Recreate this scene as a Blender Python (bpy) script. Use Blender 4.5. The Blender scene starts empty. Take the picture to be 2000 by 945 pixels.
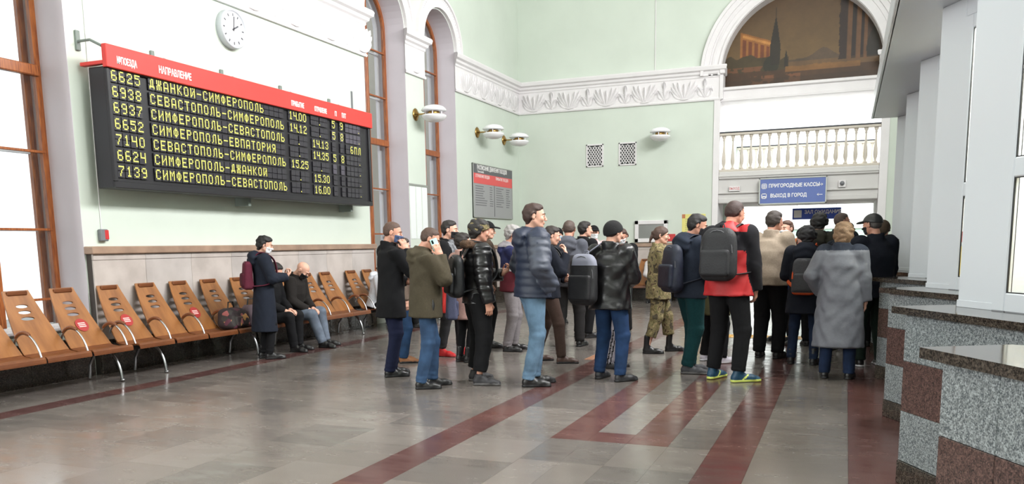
import bpy, bmesh, math, random
import numpy as np
from mathutils import Vector, Matrix

C = bpy.context.scene.collection
scene = bpy.context.scene
random.seed(7)
rng = np.random.default_rng(7)
PI = math.pi

# ------------------------------------------------------------------ camera
YAW, PITCH, ROLL, FPX, CYPX = 0.384040643, 0.147640625, -0.0143985917, 1608.137, 716.973
EYE = Vector((0, 0, 1.45))
def cam_basis():
    cy, sy, cp, sp = math.cos(YAW), math.sin(YAW), math.cos(PITCH), math.sin(PITCH)
    f = Vector((-sy * cp, cy * cp, -sp)); r = Vector((cy, sy, 0)); u = r.cross(f)
    cr, sr = math.cos(ROLL), math.sin(ROLL)
    return cr * r + sr * u, -sr * r + cr * u, f
cr_, cu_, cf_ = cam_basis()
cam_data = bpy.data.cameras.new('camera')
cam = bpy.data.objects.new('camera', cam_data); C.objects.link(cam)
cam.matrix_world = Matrix(((cr_.x, cu_.x, -cf_.x, EYE.x), (cr_.y, cu_.y, -cf_.y, EYE.y), (cr_.z, cu_.z, -cf_.z, EYE.z), (0, 0, 0, 1)))
cam_data.sensor_width = 36; cam_data.sensor_fit = 'HORIZONTAL'
cam_data.lens = 36 * FPX / 2000
cam_data.shift_y = (CYPX - 472.5) / 2000
cam_data.clip_start = 0.05; cam_data.clip_end = 300
scene.camera = cam

# ------------------------------------------------------------------ exposure, sky, lights
scene.view_settings.view_transform = 'Standard'
scene.view_settings.look = 'None'
scene.view_settings.exposure = 1.0
scene.view_settings.gamma = 1.0
scene.view_settings.use_curve_mapping = False
scene.cycles.max_bounces = 7
scene.cycles.diffuse_bounces = 4
scene.cycles.glossy_bounces = 3
scene.cycles.transmission_bounces = 4
scene.cycles.transparent_max_bounces = 12
scene.cycles.sample_clamp_indirect = 6
scene.cycles.caustics_reflective = False
scene.cycles.caustics_refractive = False
scene.cycles.use_denoising = True

world = bpy.data.worlds.new('overcast_sky'); scene.world = world
world.use_nodes = True
bg = world.node_tree.nodes['Background']
bg.inputs[0].default_value = (0.93, 0.96, 1.0, 1)
bg.inputs[1].default_value = 0.9

def area_light(name, loc, target, size, power, color=(1, 1, 1)):
    d = bpy.data.lights.new(name, 'AREA'); d.shape = 'RECTANGLE'
    d.size, d.size_y = size; d.energy = power; d.color = color
    o = bpy.data.objects.new(name, d); C.objects.link(o); o.location = loc
    v = Vector(target) - Vector(loc)
    o.rotation_euler = v.to_track_quat('-Z', 'Z').to_euler()
    return o
# daylight through the tall windows high in the right-hand wall, and through those behind the camera
for wy, pw in ((2.6, 130), (6.9, 540), (11.2, 620), (15.5, 200)):
    area_light('window_daylight', (1.9, wy, 6.6), (-8.2, wy + 0.1, 2.9), (2.4, 3.8), pw, (1.0, 0.99, 1.0))
area_light('entrance_daylight', (-3.0, -5.4, 4.6), (-3.2, 6.0, 1.6), (8.0, 4.6), 110, (1.0, 0.99, 0.97))
for wy in (-2.2, 2.2): area_light('left_window_daylight', (-8.1, wy, 3.6), (1.0, wy + 2.0, 2.0), (1.6, 4.6), 260, (0.98, 0.99, 1.0))
# daylight of the next hall, seen through the opening and over the balcony
area_light('far_hall_daylight', (-1.2, 27.0, 8.4), (-1.2, 27.0, 0), (6.0, 6.0), 1100, (0.97, 0.99, 1.0))
area_light('passage_lamp', (-1.2, 22.9, 2.9), (-1.2, 22.9, 0), (3.0, 1.2), 40, (1, 1, 1))

# ------------------------------------------------------------------ helpers
def lin(c):
    if isinstance(c, str):
        c = tuple(int(c[i:i + 2], 16) for i in (0, 2, 4))
    out = []
    for v in c[:3]:
        v = v / 255.0
        out.append(v / 12.92 if v <= 0.04045 else ((v + 0.055) / 1.055) ** 2.4)
    return tuple(out) + (1.0,)

_mats = {}
def mat(name, color, rough=0.6, metal=0.0, var=0.0, scale=20.0, bump=0.0, bscale=80.0, emit=None, estr=0.0, color2=None, spec=None, coat=0.0, stretch=None, detail=4.0, obj_coords=True):
    if name in _mats: return _mats[name]
    m = bpy.data.materials.new(name); m.use_nodes = True
    nt = m.node_tree; b = nt.nodes['Principled BSDF']
    b.inputs['Base Color'].default_value = lin(color)
    b.inputs['Roughness'].default_value = rough
    b.inputs['Metallic'].default_value = metal
    if spec is not None: b.inputs['Specular IOR Level'].default_value = spec
    if coat: b.inputs['Coat Weight'].default_value = coat; b.inputs['Coat Roughness'].default_value = 0.08
    if emit is not None:
        b.inputs['Emission Color'].default_value = lin(emit); b.inputs['Emission Strength'].default_value = estr
    if var or bump or color2:
        tc = nt.nodes.new('ShaderNodeTexCoord'); src = tc.outputs['Object']
        if stretch:
            mp = nt.nodes.new('ShaderNodeMapping'); mp.inputs['Scale'].default_value = stretch
            nt.links.new(src, mp.inputs[0]); src = mp.outputs[0]
        if var or color2:
            n = nt.nodes.new('ShaderNodeTexNoise'); n.inputs['Scale'].default_value = scale; n.inputs['Detail'].default_value = detail
            nt.links.new(src, n.inputs['Vector'])
            r = nt.nodes.new('ShaderNodeValToRGB')
            c1 = lin(color); c2 = lin(color2) if color2 else None
            r.color_ramp.elements[0].position = 0.35; r.color_ramp.elements[1].position = 0.65
            if c2: r.color_ramp.elements[0].color = c2; r.color_ramp.elements[1].color = c1
            else:
                r.color_ramp.elements[0].color = tuple(x * (1 - var) for x in c1[:3]) + (1,)
                r.color_ramp.elements[1].color = tuple(min(1, x * (1 + var)) for x in c1[:3]) + (1,)
            nt.links.new(n.outputs['Fac'], r.inputs[0]); nt.links.new(r.outputs[0], b.inputs['Base Color'])
        if bump:
            n2 = nt.nodes.new('ShaderNodeTexNoise'); n2.inputs['Scale'].default_value = bscale; n2.inputs['Detail'].default_value = 3
            nt.links.new(src, n2.inputs['Vector'])
            bp = nt.nodes.new('ShaderNodeBump'); bp.inputs['Strength'].default_value = bump; bp.inputs['Distance'].default_value = 0.01
            nt.links.new(n2.outputs['Fac'], bp.inputs['Height']); nt.links.new(bp.outputs[0], b.inputs['Normal'])
    _mats[name] = m
    return m

def granite(name, base, dark, light, scale=140.0, rough=0.22, mid=0.5):
    """speckled polished stone: three tones picked by fine cell noise"""
    if name in _mats: return _mats[name]
    m = bpy.data.materials.new(name); m.use_nodes = True
    nt = m.node_tree; b = nt.nodes['Principled BSDF']; b.inputs['Roughness'].default_value = rough
    tc = nt.nodes.new('ShaderNodeTexCoord')
    v = nt.nodes.new('ShaderNodeTexVoronoi'); v.inputs['Scale'].default_value = scale
    nt.links.new(tc.outputs['Object'], v.inputs['Vector'])
    n = nt.nodes.new('ShaderNodeTexNoise'); n.inputs['Scale'].default_value = scale * 0.3; n.inputs['Detail'].default_value = 4
    nt.links.new(tc.outputs['Object'], n.inputs['Vector'])
    s = nt.nodes.new('ShaderNodeSeparateColor'); nt.links.new(v.outputs['Color'], s.inputs[0])
    a = nt.nodes.new('ShaderNodeMath'); a.operation = 'MULTIPLY_ADD'; a.inputs[1].default_value = 0.7
    nt.links.new(s.outputs[0], a.inputs[0])
    a2 = nt.nodes.new('ShaderNodeMath'); a2.operation = 'MULTIPLY_ADD'; a2.inputs[1].default_value = 1.2; a2.inputs[2].default_value = -0.45
    nt.links.new(n.outputs['Fac'], a2.inputs[0]); nt.links.new(a2.outputs[0], a.inputs[2])
    r = nt.nodes.new('ShaderNodeValToRGB'); e = r.color_ramp.elements
    e[0].position = 0.12; e[0].color = lin(dark); e[1].position = 0.92; e[1].color = lin(light)
    k = e.new(mid); k.color = lin(base)
    nt.links.new(a.outputs[0], r.inputs[0]); nt.links.new(r.outputs[0], b.inputs['Base Color'])
    _mats[name] = m
    return m

def floor_stone(name, base, k=1.0):
    """worn polished floor stone; world-scale blotches, fine grain and scuffs in gloss"""
    if name in _mats: return _mats[name]
    m = bpy.data.materials.new(name); m.use_nodes = True
    nt = m.node_tree; b = nt.nodes['Principled BSDF']
    geo = nt.nodes.new('ShaderNodeNewGeometry')
    def noise(sc, det, mp=None):
        n = nt.nodes.new('ShaderNodeTexNoise'); n.inputs['Scale'].default_value = sc; n.inputs['Detail'].default_value = det
        src = geo.outputs['Position']
        if mp:
            q = nt.nodes.new('ShaderNodeMapping'); q.inputs['Scale'].default_value = mp
            nt.links.new(src, q.inputs[0]); src = q.outputs[0]
        nt.links.new(src, n.inputs['Vector']); return n
    n1 = noise(0.9, 5); n2 = noise(170, 2); n3 = noise(3.0, 6, (1.0, 2.4, 1))
    c = lin(base)
    mx = nt.nodes.new('ShaderNodeMix'); mx.data_type = 'RGBA'
    mx.inputs['A'].default_value = tuple(x * 0.72 * k for x in c[:3]) + (1,); mx.inputs['B'].default_value = tuple(min(1, x * 1.22 * k) for x in c[:3]) + (1,)
    nt.links.new(n1.outputs['Fac'], mx.inputs['Factor'])
    mx2 = nt.nodes.new('ShaderNodeMix'); mx2.data_type = 'RGBA'; mx2.blend_type = 'MULTIPLY'; mx2.inputs['Factor'].default_value = 0.35
    nt.links.new(mx.outputs['Result'], mx2.inputs['A'])
    cr = nt.nodes.new('ShaderNodeValToRGB'); cr.color_ramp.elements[0].position = 0.3; cr.color_ramp.elements[0].color = (0.5, 0.5, 0.5, 1); cr.color_ramp.elements[1].position = 0.7
    nt.links.new(n2.outputs['Fac'], cr.inputs[0]); nt.links.new(cr.outputs[0], mx2.inputs['B'])
    nt.links.new(mx2.outputs['Result'], b.inputs['Base Color'])
    mr = nt.nodes.new('ShaderNodeMapRange'); mr.inputs['From Min'].default_value = 0.3; mr.inputs['From Max'].default_value = 0.7
    mr.inputs['To Min'].default_value = 0.13; mr.inputs['To Max'].default_value = 0.3
    nt.links.new(n3.outputs['Fac'], mr.inputs['Value']); nt.links.new(mr.outputs[0], b.inputs['Roughness'])
    _mats[name] = m
    return m

def glass_mat(name, tint=(0.93, 0.96, 0.95, 1), refl=1.0):
    if name in _mats: return _mats[name]
    m = bpy.data.materials.new(name); m.use_nodes = True
    nt = m.node_tree; nt.nodes.remove(nt.nodes['Principled BSDF'])
    out = nt.nodes['Material Output']
    t = nt.nodes.new('ShaderNodeBsdfTransparent'); t.inputs[0].default_value = tint
    g = nt.nodes.new('ShaderNodeBsdfGlossy'); g.inputs['Roughness'].default_value = 0.02
    lw = nt.nodes.new('ShaderNodeLayerWeight'); lw.inputs[0].default_value = 0.5
    pw = nt.nodes.new('ShaderNodeMath'); pw.operation = 'POWER'; pw.inputs[1].default_value = 5.0; nt.links.new(lw.outputs['Facing'], pw.inputs[0])
    f = nt.nodes.new('ShaderNodeMath'); f.operation = 'MULTIPLY_ADD'; f.inputs[1].default_value = 0.95; f.inputs[2].default_value = 0.04; nt.links.new(pw.outputs[0], f.inputs[0])
    x = nt.nodes.new('ShaderNodeMixShader')
    nt.links.new(f.outputs[0], x.inputs[0]); nt.links.new(t.outputs[0], x.inputs[1]); nt.links.new(g.outputs[0], x.inputs[2])
    nt.links.new(x.outputs[0], out.inputs[0])
    _mats[name] = m
    return m

class MB:
    """collects simple solids, then links them as one mesh object"""
    def __init__(s): s.v = []; s.f = []; s.mi = []; s.sm = []
    def add(s, verts, faces, mi=0, smooth=False):
        o = len(s.v); s.v += [tuple(v) for v in verts]
        s.f += [tuple(i + o for i in f) for f in faces]; s.mi += [mi] * len(faces); s.sm += [smooth] * len(faces)
        return s
    def box(s, x0, x1, y0, y1, z0, z1, mi=0, M=None):
        v = [Vector((x, y, z)) for x in (x0, x1) for y in (y0, y1) for z in (z0, z1)]
        if M is not None: v = [M @ p for p in v]
        return s.add(v, [(0, 1, 3, 2), (4, 6, 7, 5), (0, 4, 5, 1), (2, 3, 7, 6), (0, 2, 6, 4), (1, 5, 7, 3)], mi)
    def bbox(s, x0, x1, y0, y1, z0, z1, b=0.004, mi=0, M=None):
        """box with chamfered edges"""
        bm = bmesh.new(); bmesh.ops.create_cube(bm, size=1)
        for v in bm.verts: v.co = Vector(((x0 + x1) / 2 + v.co.x * (x1 - x0), (y0 + y1) / 2 + v.co.y * (y1 - y0), (z0 + z1) / 2 + v.co.z * (z1 - z0)))
        bmesh.ops.bevel(bm, geom=bm.edges[:], offset=min(b, abs(x1 - x0) / 2.2, abs(y1 - y0) / 2.2, abs(z1 - z0) / 2.2), segments=1, affect='EDGES')
        bm.verts.index_update()
        s.add([(M @ v.co) if M is not None else v.co for v in bm.verts], [[v.index for v in f.verts] for f in bm.faces], mi); bm.free(); return s
    def prism(s, poly, z0, z1, mi=0, M=None):
        """poly: list of (x, y), counter-clockwise"""
        n = len(poly); v = [Vector((p[0], p[1], z0)) for p in poly] + [Vector((p[0], p[1], z1)) for p in poly]
        if M is not None: v = [M @ p for p in v]
        return s.add(v, [tuple(range(n - 1, -1, -1)), tuple(range(n, 2 * n))] + [(i, (i + 1) % n, n + (i + 1) % n, n + i) for i in range(n)], mi)
    def tube(s, pts, r, n=8, mi=0, closed=False, flat=1.0, up=None):
        pts = [Vector(p) for p in pts]; rs = r if isinstance(r, (list, tuple)) else [r] * len(pts)
        rings = []; prev = None
        for i, p in enumerate(pts):
            if closed: t = pts[(i + 1) % len(pts)] - pts[i - 1]
            else: t = pts[min(i + 1, len(pts) - 1)] - pts[max(i - 1, 0)]
            t.normalize()
            if up is not None: a = Vector(up)
            elif prev is None: a = Vector((0, 0, 1)) if abs(t.z) < 0.9 else Vector((1, 0, 0))
            else: a = prev
            x = (a - t * a.dot(t)).normalized(); y = t.cross(x); prev = x
            rings.append([p + (x * math.cos(2 * PI * k / n) * flat + y * math.sin(2 * PI * k / n)) * rs[i] for k in range(n)])
        v = [q for ring in rings for q in ring]; m = len(pts); f = []
        for i in range(m if closed else m - 1):
            for k in range(n):
                a0 = i * n + k; a1 = i * n + (k + 1) % n; b0 = ((i + 1) % m) * n + k; b1 = ((i + 1) % m) * n + (k + 1) % n
                f.append((a0, a1, b1, b0))
        s.add(v, f, mi, True)
        if not closed:
            s.add(rings[0], [tuple(range(n - 1, -1, -1))], mi); s.add(rings[-1], [tuple(range(n))], mi)
        return s
    def lathe(s, prof, n=16, mi=0, M=None):
        """prof: (r, z) from bottom to top round the z axis"""
        v = []; f = []
        for r, z in prof:
            for k in range(n):
                a = 2 * PI * k / n; p = Vector((r * math.cos(a), r * math.sin(a), z)); v.append(M @ p if M is not None else p)
        for i in range(len(prof) - 1):
            for k in range(n): f.append((i * n + k, i * n + (k + 1) % n, (i + 1) * n + (k + 1) % n, (i + 1) * n + k))
        f.append(tuple(range(n - 1, -1, -1))); f.append(tuple((len(prof) - 1) * n + k for k in range(n)))
        return s.add(v, f, mi, True)
    def mesh(s, name, mats):
        me = bpy.data.meshes.new(name); me.from_pydata(s.v, [], s.f)
        for m in (mats if isinstance(mats, (list, tuple)) else [mats]): me.materials.append(m)
        me.polygons.foreach_set('material_index', s.mi); me.polygons.foreach_set('use_smooth', s.sm)
        bm = bmesh.new(); bm.from_mesh(me); bmesh.ops.recalc_face_normals(bm, faces=bm.faces); bm.to_mesh(me); bm.free()
        return me
    def build(s, name, mats, parent=None):
        return link(name, s.mesh(name, mats), parent)

def link(name, me, parent=None, loc=None):
    o = bpy.data.objects.new(name, me); C.objects.link(o)
    if parent is not None: o.parent = parent
    if loc is not None: o.location = loc
    return o
def tag(o, label=None, cat=None, group=None, kind=None):
    if label: o['label'] = label
    if cat: o['category'] = cat
    if group: o['group'] = group
    if kind: o['kind'] = kind
    return o
def thing(name, label, cat, loc=(0, 0, 0), rotz=0.0, group=None):
    o = bpy.data.objects.new(name, None); C.objects.link(o); o.location = loc; o.rotation_euler = (0, 0, rotz); o.empty_display_size = 0.1
    return tag(o, label, cat, group)
def struct(name, mb, m, parent=None):
    o = mb.build(name, m, parent)
    if parent is None: o['kind'] = 'structure'
    return o
def local_mb(mb, origin):
    """shift a world-space MB so that it can hang under an Empty at origin"""
    ox, oy, oz = origin; mb.v = [(x - ox, y - oy, z - oz) for x, y, z in mb.v]; return mb
def text(body, size, loc, R, m, parent, name='lettering', align='LEFT', ext=0.0015, sx=1.0, bold=0.0):
    """lettering as thin solid type; R is the 3x3 orientation (columns: text right, text up, normal)"""
    cu = bpy.data.curves.new(name, 'FONT'); cu.body = body; cu.size = size; cu.align_x = align; cu.align_y = 'CENTER'
    cu.extrude = ext; cu.resolution_u = 2; cu.offset = bold
    tmp = bpy.data.objects.new('tmp', cu); C.objects.link(tmp)
    me = bpy.data.meshes.new_from_object(tmp.evaluated_get(bpy.context.evaluated_depsgraph_get()))
    bpy.data.objects.remove(tmp); bpy.data.curves.remove(cu)
    me.transform(Matrix.Translation(loc) @ (R.to_4x4()) @ Matrix.Diagonal((sx, 1, 1, 1)))
    me.materials.clear(); me.materials.append(m)
    return link(name, me, parent)
R_LEFT = Matrix(((0, 0, 1), (1, 0, 0), (0, 1, 0)))     # reads along +y, faces +x
R_BACK = Matrix(((1, 0, 0), (0, 0, -1), (0, 1, 0)))    # reads along +x, faces -y
# ------------------------------------------------------------------ materials of the setting
M_MINT = mat('mint_wall_paint', (205, 214, 203), 0.75, var=0.025, scale=1.2, bump=0.05, bscale=60)
M_WHITE = mat('white_plaster', (226, 223, 224), 0.7, var=0.02, scale=3, bump=0.05, bscale=50)
M_REVEAL = mat('reveal_plaster', (205, 198, 204), 0.75, var=0.02, scale=2)
M_CEIL = mat('ceiling_paint', (228, 228, 222), 0.8)
M_WOODF = mat('varnished_window_wood', (168, 98, 48), 0.35, color2=(122, 62, 30), scale=9, stretch=(6, 6, 0.6))
M_MARBLE = mat('pale_marble', (190, 182, 178), 0.3, color2=(170, 162, 158), scale=2.6, detail=8)
M_MARBLE2 = mat('pale_marble_warm', (194, 184, 178), 0.3, color2=(174, 164, 158), scale=3.1, detail=8)
M_LEDGE = mat('ledge_marble', (168, 140, 120), 0.32, color2=(140, 116, 100), scale=3.5, detail=6)
M_GREYF = [floor_stone('floor_stone_grey', (113, 106, 101)), floor_stone('floor_stone_grey_dark', (103, 97, 93)), floor_stone('floor_stone_grey_light', (118, 111, 106))]
M_BROWNF = [floor_stone('floor_stone_maroon', (96, 66, 62)), floor_stone('floor_stone_maroon_dark', (88, 62, 60))]
M_GROUT = mat('dark_grout', (70, 64, 60), 0.8)
M_GREYG = granite('counter_granite_grey', (116, 121, 123), (72, 79, 83), (158, 165, 167), 200)
M_MAROONG = granite('counter_granite_maroon', (76, 56, 52), (46, 34, 33), (104, 80, 74), 200)
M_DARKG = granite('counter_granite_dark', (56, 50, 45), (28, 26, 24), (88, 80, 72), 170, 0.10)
M_PVC = mat('white_pvc', (200, 204, 210), 0.28)
M_PVCD = mat('black_seal', (40, 40, 42), 0.5)
M_GLASS = glass_mat('clear_glass')
M_BLACK = mat('black_metal', (24, 24, 26), 0.45)
M_CHROME = mat('chrome', (200, 202, 205), 0.16, metal=1.0)
M_BRASS = mat('brass', (176, 140, 84), 0.25, metal=1.0)
M_OPAL = mat('opal_glass', (240, 240, 242), 0.12)
M_EXT = mat('outside_facade', (176, 168, 158), 0.8, var=0.06, scale=1.0)

XW = -8.2      # left wall plane
YB = 21.0      # end wall plane
ZC = 9.6
# ------------------------------------------------------------------ floor: slab bed and stone tiles
struct('floor', MB().box(-8.9, 3.2, -6.3, 34, -0.3, -0.012), M_GROUT)
floor = bpy.data.objects['floor']
cols = []
x = -8.18
edges = [(-8.2, -7.7, 'g'), (-7.7, -7.1, 'g'), (-7.1, -6.82, 'b')]
for k in range(7): edges.append((-6.82 + k * 0.56, -6.82 + (k + 1) * 0.56, 'g'))
edges += [(-2.9, -2.6, 'b'), (-2.6, -2.02, 'g'), (-2.02, -1.73, 'u1'), (-1.73, -1.43, 'u2'), (-1.43, -1.13, 'u2b'), (-1.13, -0.83, 'u3'), (-0.83, -0.53, 'b'),
          (-0.53, 0.07, 'g'), (0.07, 0.67, 'b'), (0.67, 1.3, 'g'), (1.3, 2.1, 'g')]
tiles = []
def tmesh(w, l, m, cache={}):
    key = (round(w, 3), round(l, 3), m.name)
    if key not in cache: cache[key] = MB().box(-w / 2 + 0.0008, w / 2 - 0.0008, -l / 2 + 0.0008, l / 2 - 0.0008, -0.011, 0).mesh('floor_tile', m)
    return cache[key]
for ci, (x0, x1, kind) in enumerate(edges):
    w = x1 - x0
    L = 0.64 if w < 0.4 else 0.62
    y = -6.0 + (ci * 0.21 % L if kind == 'g' else 0.0)
    if kind.startswith('u') : y = 5.75 - 0.30 - 0.64 * 18 + 0.3
    while y < 33.9:
        y1 = y + L
        def put(a, b, isb):
            m = M_BROWNF[rng.integers(0, 2)] if isb else M_GREYF[rng.choice([0, 0, 1, 2])]
            tiles.append(((x0 + x1) / 2, (a + b) / 2, w, b - a, m))
        if kind == 'g': put(y, y1, False)
        elif kind == 'b': put(y, y1, True)
        else: put(y, y1, None) if False else None
        y = y1
    if kind.startswith('u'):
        y = 5.75 - 0.64 * 18
        while y < 5.74: tiles.append(((x0 + x1) / 2, y + 0.32, w, 0.64, M_GREYF[rng.integers(0, 3)])); y += 0.64
        # near bar of the U, then the column itself
        if kind in ('u1', 'u2', 'u2b'):
            tiles.append(((x0 + x1) / 2, 5.9, w, 0.30, M_BROWNF[0])); y = 6.05
        else: y = 5.75
        isb = kind in ('u1', 'u2b')
        while y < 33.9:
            tiles.append(((x0 + x1) / 2, y + 0.32, w, 0.64, (M_BROWNF[rng.integers(0, 2)] if isb else M_GREYF[rng.integers(0, 3)]))); y += 0.64
def seen_size(t):
    dx, dy = t[0], t[1]
    p = Vector((dx, dy, 0)) - EYE; z = p.dot(cf_)
    if z < 0.5: return 0
    u = 1000 + FPX * p.dot(cr_) / z; v = CYPX - FPX * p.dot(cu_) / z
    if u < -60 or u > 2060 or v > 1010: return 0
    if dx > 0.5 or dx < -7.7: return 0
    return t[2] * t[3] / (z * z * max(z, 1))
tiles.sort(key=seen_size, reverse=True)
for t in tiles[:296]:
    o = link('floor_tile', tmesh(t[2], t[3], t[4]), floor, (t[0], t[1], 0))
rest = MB(); allm = M_GREYF + M_BROWNF
for t in tiles[296:]:
    rest.box(t[0] - t[2] / 2 + 0.001, t[0] + t[2] / 2 - 0.001, t[1] - t[3] / 2 + 0.001, t[1] + t[3] / 2 - 0.001, -0.011, 0, allm.index(t[4]))
tag(rest.build('floor_tiles', allm, floor), kind='stuff')

# yellow tactile strips stuck to the floor
M_YEL = mat('yellow_tactile', (196, 150, 60), 0.5, var=0.1, scale=8)
for nm, a, b, c, d in (('yellow tactile floor strip crossing in front of the archway', -1.75, -0.2, 12.85, 13.25),
                       ('short orange tactile floor strip behind the man in the leather jacket', -3.02, -2.90, 9.9, 10.7)):
    mb = MB().bbox(a, b, c, d, 0.0005, 0.004, 0.002)
    k = 0
    for i in range(int((b - a) / 0.1)):
        for j in range(int((d - c) / 0.1)):
            mb.box(a + 0.035 + i * 0.1, a + 0.065 + i * 0.1, c + 0.035 + j * 0.1, c + 0.065 + j * 0.1, 0.004, 0.008)
    tag(mb.build('tactile_strip', M_YEL if 'yellow' in nm else mat('faded_orange_tactile', (150, 108, 84), 0.5, var=0.1, scale=8)), nm, 'floor marking')

# ------------------------------------------------------------------ walls
def arch_pts(yc, zs, r, n=20): return [(yc + r * math.cos(PI - PI * i / n), zs + r * math.sin(PI - PI * i / n)) for i in range(n + 1)]
MXY = Matrix(((0, 0, 1, 0), (1, 0, 0, 0), (0, 1, 0, 0), (0, 0, 0, 1)))    # (a, z, t) -> (x=t, y=a, z)
MXB = Matrix(((1, 0, 0, 0), (0, 0, 1, 0), (0, 1, 0, 0), (0, 0, 0, 1)))    # (a, z, t) -> (x=a, y=t, z)
def arched_wall(spans, a0, a1, t0, t1, M, ztop=ZC):
    mb = MB(); a = a0
    for (s0, s1, sill, spring) in spans:
        mb.prism([(a, 0), (s0, 0), (s0, ztop), (a, ztop)], t0, t1, 0, M)
        if sill > 0: mb.prism([(s0, 0), (s1, 0), (s1, sill), (s0, sill)], t0, t1, 0, M)
        P = arch_pts((s0 + s1) / 2, spring, (s1 - s0) / 2)
        for i in range(len(P) - 1):
            mb.prism([P[i], P[i + 1], (P[i + 1][0], ztop), (P[i][0], ztop)], t0, t1, 0, M)
        a = s1
    mb.prism([(a, 0), (a1, 0), (a1, ztop), (a, ztop)], t0, t1, 0, M)
    return mb
SPR = 5.62
WINS = [(5.5, 7.1), (13.38, 14.9), (15.65, 17.15)]
struct('wall_left', arched_wall([(a, b, 0.6, SPR) for a, b in WINS], -6.0, YB + 0.9, XW - 0.6, XW, MXY), M_MINT)
struct('wall_end', arched_wall([(-2.97, 0.63, 0, 5.4)], XW - 0.6, 2.1, YB, YB + 0.9, MXB), M_MINT)
struct('wall_right', MB().box(2.0, 2.3, -6, YB + 0.9, 0, ZC), M_MINT)
struct('wall_near', MB().box(XW - 0.6, 2.3, -6.3, -6.0, 0, ZC), M_MINT)
struct('ceiling', MB().box(XW - 0.6, 2.3, -6.3, YB + 0.9, ZC, ZC + 0.3), M_CEIL)

# ------------------------------------------------------------------ windows in the left wall
def window(n, y0, y1):
    yc = (y0 + y1) / 2; r = (y1 - y0) / 2
    # plaster lining of the reveal
    mb = MB(); P = [(y0, 0.6)] + arch_pts(yc, SPR, r) + [(y1, 0.6)]
    Q = [(y0 + 0.006, 0.6)] + arch_pts(yc, SPR, r - 0.006) + [(y1 - 0.006, 0.6)]
    for i in range(len(P) - 1): mb.prism([P[i], P[i + 1], Q[i + 1], Q[i]], XW - 0.6, XW + 0.004, 0, MXY)
    root = struct('window_%d' % n, mb, M_REVEAL)
    mb = MB().bbox(XW - 0.42, XW + 0.05, y0, y1, 0.56, 0.61, 0.01); mb.build('window_sill', M_WHITE, root)
    XF = XW - 0.42
    def bars(X, w, d, m, nm):
        mb = MB()
        Pp = [(y0 + 0.006, 0.61)] + arch_pts(yc, SPR, r - 0.006, 24) + [(y1 - 0.006, 0.61)]
        Qq = [(y0 + w, 0.61)] + arch_pts(yc, SPR, r - w, 24) + [(y1 - w, 0.61)]
        for i in range(len(Pp) - 1): mb.prism([Pp[i], Pp[i + 1], Qq[i + 1], Qq[i]], X - d, X, 0, MXY)
        mb.build(nm, m, root)
        mb = MB().bbox(X - d - 0.01, X + 0.02, yc - w * 0.75, yc + w * 0.75, 0.61, SPR + r - w, 0.006)
        mb.bbox(X - d - 0.01, X + 0.03, yc - w * 0.25, yc + w * 0.25, 0.61, SPR + r - w, 0.006)
        mb.build('mullion', m, root)
        mb = MB().bbox(X - d, X + 0.03, y0 + w * .5, y1 - w * .5, 3.42, 3.54, 0.01); mb.build('transom', m, root)
        for z in (0.9, 1.7, 2.58, 4.35, 5.2):
            MB().bbox(X - d + 0.01, X + 0.005, y0 + w * .5, y1 - w * .5, z - 0.014, z + 0.014, 0.004).build('glazing_bar', m, root)
    bars(XF, 0.075, 0.055, M_WOODF, 'window_frame')
    XI = XF - 0.16
    mb = MB()
    P = [(y0 + 0.04, 0.61)] + arch_pts(yc, SPR, r - 0.04) + [(y1 - 0.04, 0.61)]
    mb.prism(P, XF - 0.03, XF - 0.026, 0, MXY); mb.build('pane', M_GLASS, root)
    # second, outer casement of the double window
    mb = MB()
    Qq = [(y0 + 0.1, 0.61)] + arch_pts(yc, SPR, r - 0.1, 24) + [(y1 - 0.1, 0.61)]
    Pp = [(y0 + 0.02, 0.61)] + arch_pts(yc, SPR, r - 0.02, 24) + [(y1 - 0.02, 0.61)]
    for i in range(len(Pp) - 1): mb.prism([Pp[i], Pp[i + 1], Qq[i + 1], Qq[i]], XI - 0.05, XI, 0, MXY)
    mb.build('outer_casement', M_WOODF if n == 1 else M_REVEAL, root)
    mb = MB().bbox(XI - 0.05, XI, yc - 0.05, yc + 0.05, 0.61, SPR + r - 0.1, 0.006)
    for z in (1.7, 2.58, 3.48, 4.35, 5.2): mb.bbox(XI - 0.04, XI - 0.01, y0 + 0.05, y1 - 0.05, z - 0.016, z + 0.016, 0.004)
    mb.build('outer_mullion', M_REVEAL, root)
    # archivolt round the head of the opening
    mb = MB(); ro = r + 0.30
    A = arch_pts(yc, SPR, r + 0.02, 28); B = arch_pts(yc, SPR, ro, 28); Cc = arch_pts(yc, SPR, ro - 0.05, 28); D = arch_pts(yc, SPR, r + 0.08, 28)
    for i in range(28):
        mb.prism([A[i], A[i + 1], B[i + 1], B[i]], XW - 0.01, XW + 0.05, 0, MXY)
        mb.prism([Cc[i], Cc[i + 1], B[i + 1], B[i]], XW + 0.05, XW + 0.085, 0, MXY)
        mb.prism([A[i], A[i + 1], D[i + 1], D[i]], XW + 0.05, XW + 0.07, 0, MXY)
    E1 = arch_pts(yc, SPR, ro - 0.085, 46)
    for (a, z) in E1: mb.lathe([(0.004, -0.012), (0.012, -0.006), (0.012, 0.006), (0.004, 0.012)], 6, 0, Matrix.Translation((XW + 0.055, a, z)))
    mb.build('archivolt', M_WHITE, root)
for i, (a, b) in enumerate(WINS): window(i + 1, a, b)
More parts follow.
